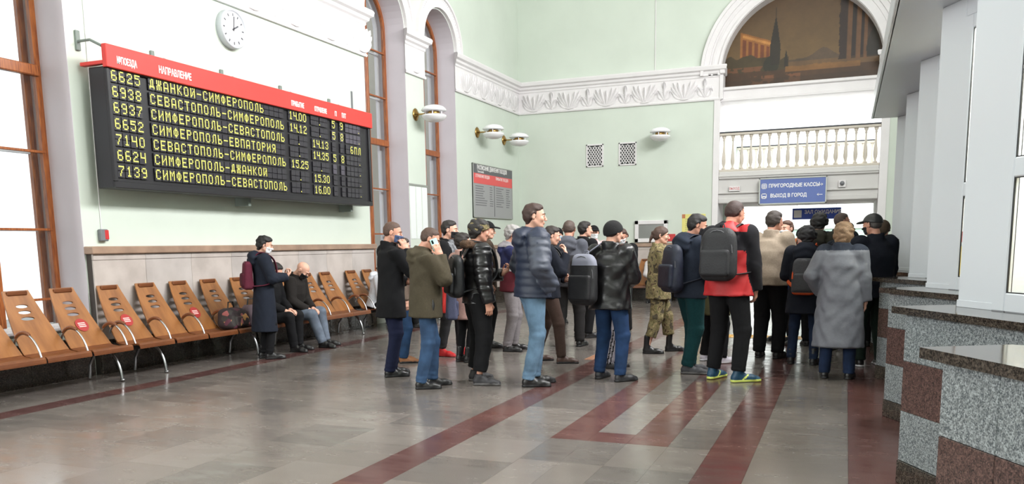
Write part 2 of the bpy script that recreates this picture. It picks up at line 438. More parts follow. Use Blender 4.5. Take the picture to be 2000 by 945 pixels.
# neighbouring wing seen obliquely through the two narrow windows
tag(MB().box(-15.0, -14.2, 17.0, 40, -2, 14).build('neighbouring_wing', M_EXT), 'pale facade of the neighbouring wing outside the arched windows', 'building')
struct('ground', MB().box(-40, XW - 0.6, -30, 40, -2.2, -2.0), mat('yard_asphalt', (150, 148, 146), 0.9, var=0.05, scale=2))

# ------------------------------------------------------------------ plaster frieze with acanthus relief
def lobe(mb, path, w, dep):
    """leaf: path of (x, z), widths taper to both ends, double ridge with a groove between"""
    n = len(path); V = []
    for i, (px_, pz) in enumerate(path):
        t = i / (n - 1); ww = w * (math.sin(PI * min(1, 0.12 + 0.88 * t)) ** 0.7 if t < 1 else 0) + 0.002
        a = path[min(i + 1, n - 1)]; b = path[max(i - 1, 0)]; dx, dz = a[0] - b[0], a[1] - b[1]; l = math.hypot(dx, dz); nx, nz = -dz / l, dx / l
        d = dep * (0.5 + 0.9 * t if t < 0.85 else 0.8)
        for s_, o_ in ((-1, 0), (-0.5, 1), (0, 0.45), (0.5, 1), (1, 0)):
            V.append((px_ + nx * ww * s_, d * o_, pz + nz * ww * s_))
    F = [(i * 5 + k, i * 5 + k + 1, (i + 1) * 5 + k + 1, (i + 1) * 5 + k) for i in range(n - 1) for k in range(4)]
    mb.add(V, F, 0, True)
def arc(x0, z0, ang0, ang1, l, n=7):
    P = [(x0, z0)]
    for i in range(n - 1):
        a = math.radians(ang0 + (ang1 - ang0) * i / (n - 2)); P.append((P[-1][0] + math.cos(a) * l / (n - 1), P[-1][1] + math.sin(a) * l / (n - 1)))
    return P
mA = MB()
for s_ in (-1, 1):
    f = lambda P: [(s_ * x_, z_) for x_, z_ in P]
    lobe(mA, f(arc(0.015, 0.0, 62, 80, 0.43)), 0.034, 0.05)
    lobe(mA, f(arc(0.03, 0.0, 52, 66, 0.47)), 0.036, 0.045)
    lobe(mA, f(arc(0.05, 0.02, 35, 58, 0.4)), 0.034, 0.035)
    lobe(mA, f(arc(0.05, 0.0, 8, 70, 0.34)), 0.03, 0.03)
    lobe(mA, f(arc(0.1, 0.2, 30, -60, 0.2)), 0.024, 0.03)
lobe(mA, arc(0.0, 0.0, 90, 90, 0.36), 0.03, 0.055)
mA.tube([(-0.1, 0.015, 0.0), (0, 0.03, -0.015), (0.1, 0.015, 0.0)], 0.02, 6)
ME_PALM = mA.mesh('acanthus_palmette', M_WHITE)
mBm = MB()
for s_ in (-1, 1):
    f = lambda P: [(s_ * x_, z_) for x_, z_ in P]
    lobe(mBm, f(arc(0.01, 0.0, 75, 40, 0.3)), 0.03, 0.04)
    lobe(mBm, f(arc(0.02, 0.16, 60, -80, 0.26)), 0.024, 0.035)
    lobe(mBm, f(arc(0.04, 0.02, 10, 120, 0.26)), 0.022, 0.03)
    lobe(mBm, f(arc(0.03, 0.28, 70, 130, 0.16)), 0.02, 0.035)
lobe(mBm, arc(0, 0.05, 90, 90, 0.38), 0.026, 0.06)
ME_BUD = mBm.mesh('acanthus_bud', M_WHITE)
_tn = [0]
def frieze(L, Mw, motifs=True, phase=0.3, step=0.98, ends=(0, 0)):
    """local frame: x along the wall, y out of it, z up; Mw places it"""
    _tn[0] += 1
    prof = [(0, 4.83), (0.045, 4.83), (0.055, 4.86), (0.03, 4.90), (0.03, 5.36), (0.05, 5.38), (0.05, 5.42), (0.09, 5.45), (0.10, 5.50), (0.15, 5.53), (0.165, 5.60), (0.15, 5.63), (0.0, 5.66)]
    mb = MB(); n = len(prof)
    e0, e1 = ends      # mitred returns: extend the profile by its own projection
    V = [(-e0 * p[0], p[0], p[1]) for p in prof] + [(L + e1 * p[0], p[0], p[1]) for p in prof]
    mb.add([Mw @ Vector(v) for v in V], [(i, (i + 1) % n, n + (i + 1) % n, n + i) for i in range(n)] + [tuple(range(n - 1, -1, -1)), tuple(range(n, 2 * n))])
    root = struct('trim_%d' % _tn[0], mb, M_WHITE)
    if motifs:
        x = phase
        while x < L - 0.1:
            o = link('acanthus_palmette', ME_PALM, root); o.matrix_local = Mw @ Matrix.Translation((x, 0.028, 4.91))
            if x + step / 2 < L - 0.12:
                o = link('acanthus_bud', ME_BUD, root); o.matrix_local = Mw @ Matrix.Translation((x + step / 2, 0.028, 4.92))
            x += step
    return root
def MW_left(y): return Matrix(((0, 1, 0, XW), (1, 0, 0, y), (0, 0, 1, 0), (0, 0, 0, 1)))
def MW_end(x): return Matrix(((1, 0, 0, x), (0, -1, 0, YB), (0, 0, 1, 0), (0, 0, 0, 1)))
frieze(YB - 17.15, MW_left(17.15), phase=0.5, ends=(1, -1))
frieze(13.38 - 7.1, MW_left(7.1), phase=0.3, ends=(1, 1))
frieze(0.75, MW_left(14.9), phase=0.375, ends=(1, 1))
frieze(-2.97 - XW, MW_end(XW), phase=0.45, step=0.98, ends=(-1, 1))
frieze(1.37, MW_end(0.63), phase=0.5, ends=(1, 0))
# white jambs and corner strips
def trim(mb, m=None):
    _tn[0] += 1; return struct('trim_%d' % _tn[0], mb, m or M_WHITE)
trim(MB().bbox(-3.11, -2.965, YB - 0.035, YB + 0.9, 0, 4.85, 0.006))
trim(MB().bbox(0.625, 0.8, YB - 0.035, YB + 0.9, 0, 4.85, 0.006))
for y0, y1 in ((17.15, 17.32), (14.9, 15.65), (13.2, 13.38), (7.1, 7.3)):
    pass
# returns of the frieze into the archway, and imposts
for x0, x1 in ((-2.99, -2.86), (0.52, 0.65)):
    mb = MB().bbox(x0, x1, YB - 0.12, YB + 0.32, 5.42, 5.62, 0.02).bbox(x0 if x0 < -1 else x0 + 0.04, x1 - 0.04 if x0 < -1 else x1, YB - 0.06, YB + 0.3, 4.84, 5.42, 0.01)
    trim(mb)
# big archivolt of the end wall, painting recess, beam
AC, AR, AZ = -1.17, 1.80, 5.40
mb = MB(); n = 40
def ring(r): return arch_pts(AC, AZ, r, n)
for r0, r1, t in ((AR, 2.26, 0.05), (AR, AR + 0.06, 0.09), (2.2, 2.27, 0.13), (2.08, 2.2, 0.09), (1.98, 2.02, 0.075)):
    A, B = ring(r0), ring(r1)
    for i in range(n): mb.prism([A[i], A[i + 1], B[i + 1], B[i]], YB - t, YB + 0.01, 0, MXB)
A, B = ring(AR - 0.012), ring(AR + 0.001)
for i in range(n): mb.prism([A[i], A[i + 1], B[i + 1], B[i]], YB - 0.05, YB + 0.85, 0, MXB)
trim(mb)
trim(MB().bbox(-2.97, 0.63, YB + 0.05, YB + 0.8, 4.83, 5.08, 0.01).bbox(-2.97, 0.63, YB + 0.0, YB + 0.75, 5.04, 5.12, 0.02).bbox(-2.97, 0.63, YB + 0.02, YB + 0.7, 4.79, 4.86, 0.01))

# painted lunette: the picture itself is flat, so its colours sit in a colour attribute
def build_mural():
    x0, x1, z0, z1 = AC - AR, AC + AR, 5.10, AZ + AR
    nx, nz = 260, 150
    X, Z = np.meshgrid(np.linspace(0, 1, nx + 1), np.linspace(0, 1, nz + 1))   # Z: 0 bottom, 1 top
    def c(h): return np.array(lin(h)[:3])
    r2 = np.random.default_rng(3)
    def smooth(sx, sz, seed):
        g = np.random.default_rng(seed).random((sz + 2, sx + 2)); u = X * sx; v = Z * sz
        i = np.clip(u.astype(int), 0, sx); j = np.clip(v.astype(int), 0, sz); fu = u - i; fv = v - j
        fu = fu * fu * (3 - 2 * fu); fv = fv * fv * (3 - 2 * fv)
        return (g[j, i] * (1 - fu) + g[j, i + 1] * fu) * (1 - fv) + (g[j + 1, i] * (1 - fu) + g[j + 1, i + 1] * fu) * fv
    N = 0.5 * smooth(14, 9, 1) + 0.3 * smooth(34, 22, 2) + 0.2 * smooth(90, 60, 3)
    col = np.zeros(X.shape + (3,))
    col[:] = c((104, 88, 58))
    sky = c((118, 100, 68)) * (1 - Z[..., None]) + c((84, 66, 48)) * Z[..., None]
    col[:] = sky * (0.8 + 0.4 * N[..., None])
    def blend(mask, color, a=1.0):
        m = (mask * a)[..., None]; col[:] = col * (1 - m) + np.array(color) * (0.65 + 0.7 * N[..., None]) * m
    # far hills
    hill = 0.27 + 0.10 * np.exp(-((X - 0.64) / 0.07) ** 2) + 0.03 * smooth(10, 1, 5)
    blend((Z < hill).astype(float), c((84, 72, 62)))
    blend(((Z < 0.26) & (X > 0.4)).astype(float), c((110, 88, 62)), 0.8)
    # temple on the left
    top = 0.62 - (X - 0.12) * 0.62
    blend(((X > 0.11) & (X < 0.34) & (Z < top) & (Z > 0.3)).astype(float), c((150, 104, 56)))
    blend(((X > 0.11) & (X < 0.34) & (Z < top - 0.07) & (Z > 0.3) & (((X - 0.11) / 0.038) % 1 > 0.42)).astype(float), c((110, 62, 36)))
    blend(((X > 0.125) & (X < 0.31) & (Z < top - 0.02) & (Z > top - 0.05)).astype(float), c((186, 138, 82)))
    # bushes
    bush = 0.30 + 0.10 * smooth(22, 1, 8) - 0.06 * X
    blend(((Z < bush) & (X < 0.42)).astype(float), c((66, 58, 36)))
    blend(((Z < 0.24) & (N > 0.52) & (X < 0.3)).astype(float), c((112, 76, 54)), 0.8)
    blend((((X - 0.31) / 0.05) ** 2 + ((Z - 0.24) / 0.10) ** 2 < 1 + 0.4 * (N - .5)).astype(float), c((42, 44, 32)))
    # cypresses
    def cyp(xc, zb, zt, w):
        t = np.clip((Z - zb) / (zt - zb), 0, 1); hw = w * np.sin(np.clip(t * 0.9 + 0.25, 0, 1) * PI) ** 0.6 * (1 - t ** 2.2) + 0.001
        blend(((abs(X - xc) < hw * (0.85 + 0.3 * N)) & (Z > zb) & (Z < zt)).astype(float), c((40, 36, 28)))
    cyp(0.335, 0.24, 0.86, 0.033); cyp(0.405, 0.2, 0.42, 0.012)
    # ground and path
    blend((Z < 0.17 + 0.02 * N).astype(float), c((72, 52, 34)))
    blend(((Z < 0.2 + 0.02 * N) & (Z > 0.15) & (X > 0.4) & (X < 0.86)).astype(float), c((132, 98, 56)), 0.8)
    blend(((Z < 0.13) & (X > 0.18) & (X < 0.5) & (N > 0.5)).astype(float), c((124, 84, 60)), 0.7)
    blend(((Z < 0.10)).astype(float), c((58, 44, 30)), 0.6)
    # dark trees and tall columns on the right
    blend(((X > 0.71 + 0.03 * N) & (X < 0.77) & (Z > 0.24) & (Z < 1)).astype(float), c((44, 30, 24)))
    blend(((X > 0.77) & (Z > 0.24)).astype(float), c((62, 46, 34)))
    for a, b in ((0.775, 0.802), (0.828, 0.855), (0.875, 0.895)): blend(((X > a) & (X < b) & (Z > 0.22)).astype(float), c((108, 80, 56)))
    for a, b in ((0.803, 0.826), (0.856, 0.872)): blend(((X > a) & (X < b) & (Z > 0.26)).astype(float), c((36, 26, 22)))
    cyp(0.93, 0.25, 0.62, 0.04)
    inside = np.ones(X.shape, bool)
    col *= np.array([0.80, 0.68, 0.50])
    vx = x0 + X * (x1 - x0); vz = z0 + Z * (z1 - z0)
    # keep the sheet inside the arch
    dx = vx - AC; hz = np.sqrt(np.maximum(AR ** 2 - dx ** 2, 0)) + AZ
    hz = np.maximum(hz, AZ + 0.0)
    verts = np.stack([vx, np.full_like(vx, YB + 0.36), vz], -1).reshape(-1, 3)
    idx = np.arange((nx + 1) * (nz + 1)).reshape(nz + 1, nx + 1)
    q = np.stack([idx[:-1, :-1], idx[:-1, 1:], idx[1:, 1:], idx[1:, :-1]], -1).reshape(-1, 4)
    ok = (vz <= hz + 0.02).reshape(-1)[q].all(1)
    q = q[ok]
    me = bpy.data.meshes.new('mural'); me.from_pydata(verts.tolist(), [], q.tolist())
    ca = me.color_attributes.new('paint', 'FLOAT_COLOR', 'POINT')
    ca.data.foreach_set('color', np.concatenate([np.clip(col, 0, 1), np.ones(col.shape[:2] + (1,))], -1).reshape(-1))
    m = bpy.data.materials.new('oil_mural'); m.use_nodes = True; b = m.node_tree.nodes['Principled BSDF']; b.inputs['Roughness'].default_value = 0.55
    at = m.node_tree.nodes.new('ShaderNodeAttribute'); at.attribute_name = 'paint'; m.node_tree.links.new(at.outputs['Color'], b.inputs['Base Color'])
    me.materials.append(m)
    root = thing('mural', 'dark painted lunette with temple, cypresses and columns under the big arch', 'painting', (AC, YB + 0.4, 5.1))
    o = link('canvas', me, root); o.location = (-AC, -YB - 0.4, -5.1)
    # backing with real thickness
    mb = MB(); A = ring(AR)
    mb.prism([(AC - AR, 5.1)] + A + [(AC + AR, 5.1)], YB + 0.365, YB + 0.40, 0, MXB)
    local_mb(mb, (AC, YB + 0.4, 5.1)).build('backing_panel', M_WHITE, root)
build_mural()

# ------------------------------------------------------------------ gallery across the archway, balustrades
mb = MB()
mb.box(-2.97, 0.63, YB + 0.03, 24.6, 2.42, 2.95).bbox(-2.97, 0.63, YB - 0.02, 24.65, 2.95, 3.13, 0.02).bbox(-2.97, 0.63, YB - 0.04, YB + 0.3, 3.0, 3.05, 0.012)
mb.bbox(-2.97, 0.63, YB - 0.0, YB + 0.5, 2.37, 2.50, 0.02).bbox(-2.97, 0.63, YB - 0.02, YB + 0.3, 2.60, 2.64, 0.01)
trim(mb, mat('grey_white_paint', (204, 202, 200), 0.6))
def balustrade(y, label, n=17):
    t = thing('balustrade', label, 'balustrade', (-1.17, y, 3.13))
    m = mat('old_white_paint', (200, 192, 180), 0.6, var=0.03, scale=6)
    mb = MB().bbox(-1.8, 1.8, -0.08, 0.08, 0, 0.06, 0.01); mb.build('plinth_rail', m, t)
    mb = MB().bbox(-1.8, 1.8, -0.09, 0.09, 0.86, 0.92, 0.012); mb.build('hand_rail_base', m, t)
    mb = MB().bbox(-1.8, 1.8, -0.10, 0.10, 0.92, 0.95, 0.008); mb.build('hand_rail', mat('grey_rail_top', (64, 66, 74), 0.5), t)
    prof = [(0.05, 0.06), (0.05, 0.09), (0.028, 0.11), (0.024, 0.14), (0.044, 0.20), (0.05, 0.27), (0.042, 0.38), (0.027, 0.52), (0.019, 0.66), (0.018, 0.73), (0.034, 0.75), (0.022, 0.78), (0.042, 0.81), (0.048, 0.86)]
    me = MB().lathe(prof, 12).mesh('baluster', m)
    for i in range(n): link('baluster', me, t, (-1.7 + 3.4 * i / (n - 1), 0, 0))
balustrade(YB + 0.12, 'white stone balustrade at the front edge of the gallery under the mural')
balustrade(24.5, 'second white balustrade seen between the balusters of the first')
# passage and next hall
M_FARW = mat('far_hall_white', (236, 238, 236), 0.8)
struct('wall_passage_left', MB().box(-3.3, -2.97, YB + 0.9, 24.6, 0, 4.9), mat('passage_green', (176, 192, 178), 0.8))
struct('wall_passage_right', MB().box(0.63, 0.9, YB + 0.9, 24.6, 0, 4.9), M_FARW)
struct('wall_far_end', MB().box(-6.0, 3.2, 33.5, 33.8, 0, ZC), M_FARW)
struct('wall_far_left', MB().box(-6.3, -6.0, 24.6, 33.8, 0, ZC), M_FARW)
struct('wall_far_right', MB().box(3.0, 3.3, 24.6, 33.8, 0, ZC), M_FARW)
struct('ceiling_far', MB().box(-6.3, 3.3, YB + 0.9, 33.8, ZC, ZC + 0.3), M_FARW)
struct('wall_far_near_left', MB().box(-6.3, -3.3, 24.4, 24.6, 0, ZC), M_FARW)
struct('wall_far_near_right', MB().box(0.9, 3.3, 24.4, 24.6, 0, ZC), M_FARW)
t = thing('glazed_partition', 'low pale green glazed partition in the hall beyond the archway', 'partition', (-1.0, 30.0, 0))
MB().bbox(-1.4, 2.6, -0.04, 0.04, 1.82, 2.0, 0.01).build('top_rail', mat('partition_grey', (188, 192, 186), 0.5), t)
for k in range(5): MB().bbox(-1.4 + k * 0.98, -1.33 + k * 0.98, -0.04, 0.04, 0, 1.82, 0.01).build('post', mat('partition_grey', 0), t)
MB().box(-1.35, 2.55, -0.01, 0.01, 0.1, 1.82).build('pane', mat('green_glass_panel', (170, 196, 182), 0.3), t)

# ------------------------------------------------------------------ marble dado with ledge
def dado(n, L, Mw, zt, w=0.78, proj=0.10):
    root = struct('baseboard_' + n, MB().box(0, L, 0.0, proj - 0.02, 0, zt - 0.09, 0, Mw), M_GROUT)
    x = 0; k = 0
    while x < L - 0.01:
        x1 = min(L, x + w)
        for z0, z1 in ((0.0, 0.40), (0.40, zt - 0.16), (zt - 0.16, zt - 0.09)):
            p = proj if z0 > 0.1 else proj + 0.01
            MB().bbox(x + 0.0015, x1 - 0.0015, 0.0, p + (0.008 if z0 > 1 else 0), z0 + 0.001, z1 - 0.001, 0.003, 0, Mw).build('marble_panel' if z0 > 0.1 else 'shade_plinth_panel', (M_MARBLE if (k % 2) else M_MARBLE2) if z0 > 0.1 else M_DARKG, root)  # lowest row: dark plinth with the shade under the benches put into its colour
        x = x1; k += 1
    MB().bbox(-0.03, L + 0.03, 0, proj + 0.05, zt - 0.09, zt, 0.01, 0, Mw).build('ledge', M_LEDGE, root)
dado('left', 6.2, MW_left(7.12), 1.50)
rb = struct('baseboard_shade_near', MB().box(0, 9.0, 0, 0.06, 0, 0.44, 0, MW_left(-1.95)), M_GROUT)  # added base row; its dark stone carries the shade below the near seats
for k in range(11): MB().bbox(k * 0.818 + 0.002, (k + 1) * 0.818 - 0.002, 0.0, 0.08, 0.001, 0.46, 0.003, 0, MW_left(-1.95)).build('shade_plinth_panel', M_DARKG, rb)
dado('left_far', YB - 17.2, MW_left(17.2), 1.45)
dado('end', -3.11 - XW, MW_end(XW), 1.44)
# ------------------------------------------------------------------ split-flap departure board
GLY = {'0': '01110 10001 10001 10001 10001 10001 01110', '1': '00100 01100 00100 00100 00100 00100 01110', '2': '01110 10001 00001 00110 01000 10000 11111',
 '3': '01110 10001 00001 00110 00001 10001 01110', '4': '10001 10001 10001 11111 00001 00001 00001', '5': '11111 10000 11110 00001 00001 10001 01110',
 '6': '01110 10000 10000 11110 10001 10001 01110', '7': '11111 00001 00010 00100 00100 01000 01000', '8': '01110 10001 10001 01110 10001 10001 01110',
 '9': '01110 10001 10001 01111 00001 00001 01110', '-': '00000 00000 00000 11111 00000 00000 00000', '.': '00000 00000 00000 00000 00000 00000 00100',
 'Д': '00110 01010 01010 01010 01010 11111 10001', 'Ж': '10101 10101 10101 01110 10101 10101 10101', 'А': '01110 10001 10001 10001 11111 10001 10001',
 'Н': '10001 10001 10001 11111 10001 10001 10001', 'К': '10001 10010 10100 11000 10100 10010 10001', 'О': '01110 10001 10001 10001 10001 10001 01110',
 'Й': '10101 10001 10011 10101 10101 11001 10001', 'И': '10001 10001 10011 10101 11001 10001 10001', 'С': '01110 10001 10000 10000 10000 10001 01110',
 'М': '10001 11011 10101 10101 10001 10001 10001', 'Ф': '00100 01110 10101 10101 10101 01110 00100', 'Е': '11111 10000 10000 11110 10000 10000 11111',
 'Р': '11110 10001 10001 11110 10000 10000 10000', 'П': '11111 10001 10001 10001 10001 10001 10001', 'Л': '00111 01001 01001 01001 01001 01001 10001',
 'Ь': '10000 10000 10000 11110 10001 10001 11110', 'В': '11110 10001 10001 11110 10001 10001 11110', 'Т': '11111 00100 00100 00100 00100 00100 00100',
 'Я': '01111 10001 10001 01111 00101 01001 10001'}
BY0, BY1, BX0, BX1 = 7.24, 12.82, -8.05, -7.79
board = thing('departure_board', 'big black split-flap train board with red header and yellow letters on the left wall', 'departure board', (BX0, (BY0 + BY1) / 2, 2.16))
BO = (BX0, (BY0 + BY1) / 2, 2.16)
M_BOARD = mat('board_black', (30, 29, 33), 0.4)
M_FLAP = mat('flap_black', (44, 42, 48), 0.38); M_FLAP2 = mat('flap_blank_worn', (74, 70, 80), 0.4)
M_RED = mat('header_red', (214, 62, 56), 0.5, var=0.03, scale=3)
M_YTXT = mat('flap_yellow', (226, 222, 110), 0.5, emit=(226, 222, 110), estr=0.0)
M_WTXT = mat('white_lettering', (240, 238, 236), 0.5)
mb = MB().bbox(BX0, BX1 - 0.02, BY0, BY1, 2.16, 3.50, 0.01); local_mb(mb, BO).build('housing', M_BOARD, board)
mb = MB()
for (a, b, c, d) in ((BY0, BY1, 2.16, 2.235), (BY0, BY0 + 0.05, 2.235, 3.5), (BY1 - 0.06, BY1, 2.235, 3.5), (BY0, BY1, 3.47, 3.5)): mb.bbox(BX1 - 0.03, BX1 + 0.012, a, b, c, d, 0.006)
local_mb(mb, BO).build('front_frame', M_BOARD, board)
mb = MB().bbox(BX1 - 0.02, BX1 + 0.05, BY0 - 0.02, BY1 + 0.01, 3.485, 3.735, 0.006)
mb.bbox(BX0 - 0.1, BX1 - 0.02, BY0 - 0.02, BY0 + 0.05, 3.52, 3.56, 0.004)
hd = local_mb(mb, BO).build('header_panel', M_RED, board)
M_BRK = mat('bracket_grey', (120, 130, 124), 0.5)
for y in (7.25, 8.35, 9.6, 10.9, 12.2):
    mb = MB().tube([(XW + 0.01, y, 3.80), (XW + 0.2, y, 3.80), (BX1 - 0.04, y, 3.72)], 0.016, 8)
    mb.bbox(XW, XW + 0.03, y - 0.03, y + 0.03, 3.70, 3.92, 0.006); local_mb(mb, BO).build('wall_bracket', M_BRK, board)
for y in (9.75, 12.4): local_mb(MB().bbox(XW, BX0 + 0.1, y - 0.03, y + 0.03, 2.05, 2.17, 0.006), BO).build('lower_bracket', M_BRK, board)
CW, CH, PT = 0.100, 0.152, 0.112
ME_CELL = {}
for k, m in ((0, M_FLAP), (1, M_FLAP2)):
    mb = MB().bbox(0, 0.016, -CW / 2, CW / 2, 0.002, CH / 2, 0.003).bbox(0, 0.014, -CW / 2, CW / 2, -CH / 2, -0.002, 0.003); ME_CELL[k] = mb.mesh('flap_cell', m)
ROWZ = [3.413 - 0.1765 * i for i in range(7)]
def glyphs(mb, s, y0, z, pt, w=0.078, h=0.118):
    pw, ph = w / 5, h / 7
    for i, ch in enumerate(s):
        if ch == ' ': continue
        rows = GLY[ch].split(); yc = y0 + i * pt
        for r_, row in enumerate(rows):
            for c_, b_ in enumerate(row):
                if b_ == '1':
                    y = yc - w / 2 + (c_ + 0.5) * pw; zz = z + h / 2 - (r_ + 0.5) * ph
                    mb.box(0.0165, 0.0185, y - pw * 0.46, y + pw * 0.46, zz - ph * 0.44, zz + ph * 0.44)
NUMY, DIRY = 7.345, 7.90
cells = []
for r_ in range(7):
    for i in range(4): cells.append((r_, NUMY + i * PT, 0))
    for i in range(23): cells.append((r_, DIRY + i * PT, 0))
    for y in (10.585, 10.69, 10.82, 10.925, 11.145, 11.25, 11.38, 11.485): cells.append((r_, y, 0))
    for y in (11.70, 11.93): cells.append((r_, y, 1 if r_ in (1, 4) else 0))
    for y in (12.10, 12.215, 12.33, 12.445): cells.append((r_, y, 1 if r_ in (0, 1) else 0))
CELL = {}
for (r_, y, k) in cells: CELL[(r_, round(y, 3))] = link('flap_cell', ME_CELL[k], board, (BX1 - BO[0] - 0.012, y - BO[1], ROWZ[r_] - BO[2]))
ME_G = {}
def put_glyph(r_, y, ch):
    if ch not in ME_G:
        mb = MB(); glyphs(mb, ch, 0.0, 0.0, PT); ME_G[ch] = mb.mesh('glyph', M_YTXT)
    c_ = CELL.get((r_, round(y, 3)))
    if ch != ' ' and c_ is not None: link('glyph', ME_G[ch], c_)
TXT = [('6625', 'ДЖАНКОЙ-СИМФЕРОПОЛЬ'), ('6938', 'СЕВАСТОПОЛЬ-СИМФЕРОПОЛЬ'), ('6937', 'СИМФЕРОПОЛЬ-СЕВАСТОПОЛЬ'), ('6652', 'СИМФЕРОПОЛЬ-ЕВПАТОРИЯ'),
       ('7140', 'СЕВАСТОПОЛЬ-СИМФЕРОПОЛЬ'), ('6624', 'СИМФЕРОПОЛЬ-ДЖАНКОЙ'), ('7139', 'СИМФЕРОПОЛЬ-СЕВАСТОПОЛЬ')]
ARR = {0: '1400', 1: '1412', 4: '1525'}; DEP = {2: '1413', 3: '1435', 5: '1530', 6: '1600'}
TR = {0: '59', 1: '58', 3: '58'}
for r_, (a, b) in enumerate(TXT):
    z = ROWZ[r_]
    for i, ch in enumerate(a): put_glyph(r_, NUMY + i * PT, ch)
    for i, ch in enumerate(b): put_glyph(r_, DIRY + i * PT, ch)
    mb = MB()
    for D, ys in ((ARR, (10.585, 10.69, 10.82, 10.925)), (DEP, (11.145, 11.25, 11.38, 11.485))):
        if r_ in D:
            for ch, y in zip(D[r_], ys): put_glyph(r_, y, ch)
        mb.box(0.0165, 0.0185, (ys[1] + ys[2]) / 2 - 0.009, (ys[1] + ys[2]) / 2 + 0.009, z - 0.062, z - 0.044)
    if r_ in TR:
        for ch, y in zip(TR[r_], (11.70, 11.93)): put_glyph(r_, y, ch)
    if r_ == 2:
        for ch, y in zip('6ПЛ', (12.215, 12.33, 12.445)): put_glyph(r_, y, ch)
    else: mb.box(0.0165, 0.0185, 12.44, 12.455, z - 0.06, z - 0.045)
    mb.v = [(BX1 - 0.012 + x, y, zz) for x, y, zz in mb.v]
    local_mb(mb, BO).build('time_dots', M_YTXT, board)
def hdtext(s, y, z, size, sx=0.6, parent=hd): text(s, size, Vector((BX1 + 0.052 - BO[0], y - BO[1], z - BO[2])), R_LEFT, M_WTXT, parent, sx=sx, bold=0.003)
hdtext('№ПОЕЗДА', 7.36, 3.575, 0.105, 0.52); hdtext('НАПРАВЛЕНИЕ', 7.98, 3.585, 0.115, 0.62)
hdtext('ПРИБЫТИЕ', 10.55, 3.575, 0.1, 0.56); hdtext('ОТПРАВЛЕНИЕ', 11.13, 3.575, 0.1, 0.44); hdtext('П', 11.68, 3.575, 0.1, 0.8); hdtext('ПЛТ', 11.88, 3.575, 0.1, 0.6)

# ------------------------------------------------------------------ wall clock
t = thing('wall_clock', 'round white wall clock above the departure board, showing two o\'clock', 'clock', (XW, 9.82, 4.5))
MX = Matrix(((0, 0, 1, 0), (1, 0, 0, 0), (0, 1, 0, 0), (0, 0, 0, 1)))
MB().lathe([(0.26, 0), (0.262, 0.07), (0.262, 0.10), (0.25, 0.112), (0.238, 0.105), (0.236, 0.085)], 40, 0, MX).build('case', mat('clock_case_grey', (196, 200, 206), 0.4), t)
MB().lathe([(0.236, 0.08), (0.236, 0.088)], 40, 0, MX).build('dial', M_OPAL, t)
mb = MB()
for k in range(12):
    a = 2 * PI * k / 12; Mk = MX @ Matrix.Rotation(a, 4, 'Z')
    mb.box(-0.009, 0.009, 0.175, 0.212, 0.0885, 0.091, 0, Mk)
mb.build('hour_marks', mat('clock_marks', (90, 90, 96), 0.5), t)
for nm, a, l, w in (('hour_hand', 2.0 / 12 * 360, 0.11, 0.011), ('minute_hand', 6, 0.17, 0.008)):
    MB().box(-w, w, -0.03, l, 0.093, 0.096, 0, MX @ Matrix.Rotation(-math.radians(a), 4, 'Z')).build(nm, mat('clock_marks', 0), t)

# ------------------------------------------------------------------ wall lamps
def wall_lamp(label, loc, rot):
    t = thing('wall_lamp', label, 'lamp', loc, rot, 'brass and white glass wall lamps')
    MYl = Matrix.Rotation(PI / 2, 4, 'Y')
    MB().lathe([(0.12, 0), (0.125, 0.012), (0.10, 0.03), (0.05, 0.05), (0.03, 0.07)], 20, 0, MYl).build('wall_plate', M_BRASS, t)
    MB().tube([(0.05, 0, 0), (0.4, 0, 0)], 0.016, 10).build('arm', M_BRASS, t)
    MB().lathe([(0.07, 0.035), (0.24, 0.035), (0.255, 0.05), (0.245, 0.075), (0.2, 0.12), (0.12, 0.15), (0.0, 0.16)], 28, 0, Matrix.Translation((0.42, 0, 0))).build('upper_shade', M_OPAL, t)
    MB().lathe([(0.0, -0.18), (0.12, -0.165), (0.2, -0.13), (0.245, -0.08), (0.255, -0.055), (0.24, -0.04), (0.07, -0.04)], 28, 0, Matrix.Translation((0.42, 0, 0))).build('lower_shade', M_OPAL, t)
    MB().lathe([(0.10, -0.045), (0.12, -0.02), (0.12, 0.02), (0.10, 0.04)], 20, 0, Matrix.Translation((0.42, 0, 0))).build('collar', M_BRASS, t)
    mb = MB()
    for k in range(5):
        a = k * 2 * PI / 5; mb.tube([(0.42 + 0.17 * math.cos(a), 0.17 * math.sin(a), -0.045), (0.42 + 0.17 * math.cos(a), 0.17 * math.sin(a), 0.04)], 0.012, 6)
    mb.build('candle_tube', M_WHITE, t)
wall_lamp('brass and white glass wall lamp on the pier between the two arched windows', (XW, 15.27, 4.08), 0)
wall_lamp('wall lamp on the left wall above the grey timetable, nearer the arched window', (XW, 18.3, 4.08), 0)
wall_lamp('brass and white glass wall lamp on the left wall closest to the room corner', (XW, 19.95, 4.08), 0)
wall_lamp('brass and white glass wall lamp alone on the green end wall above the vents', (-4.33, YB, 4.07), -PI / 2)

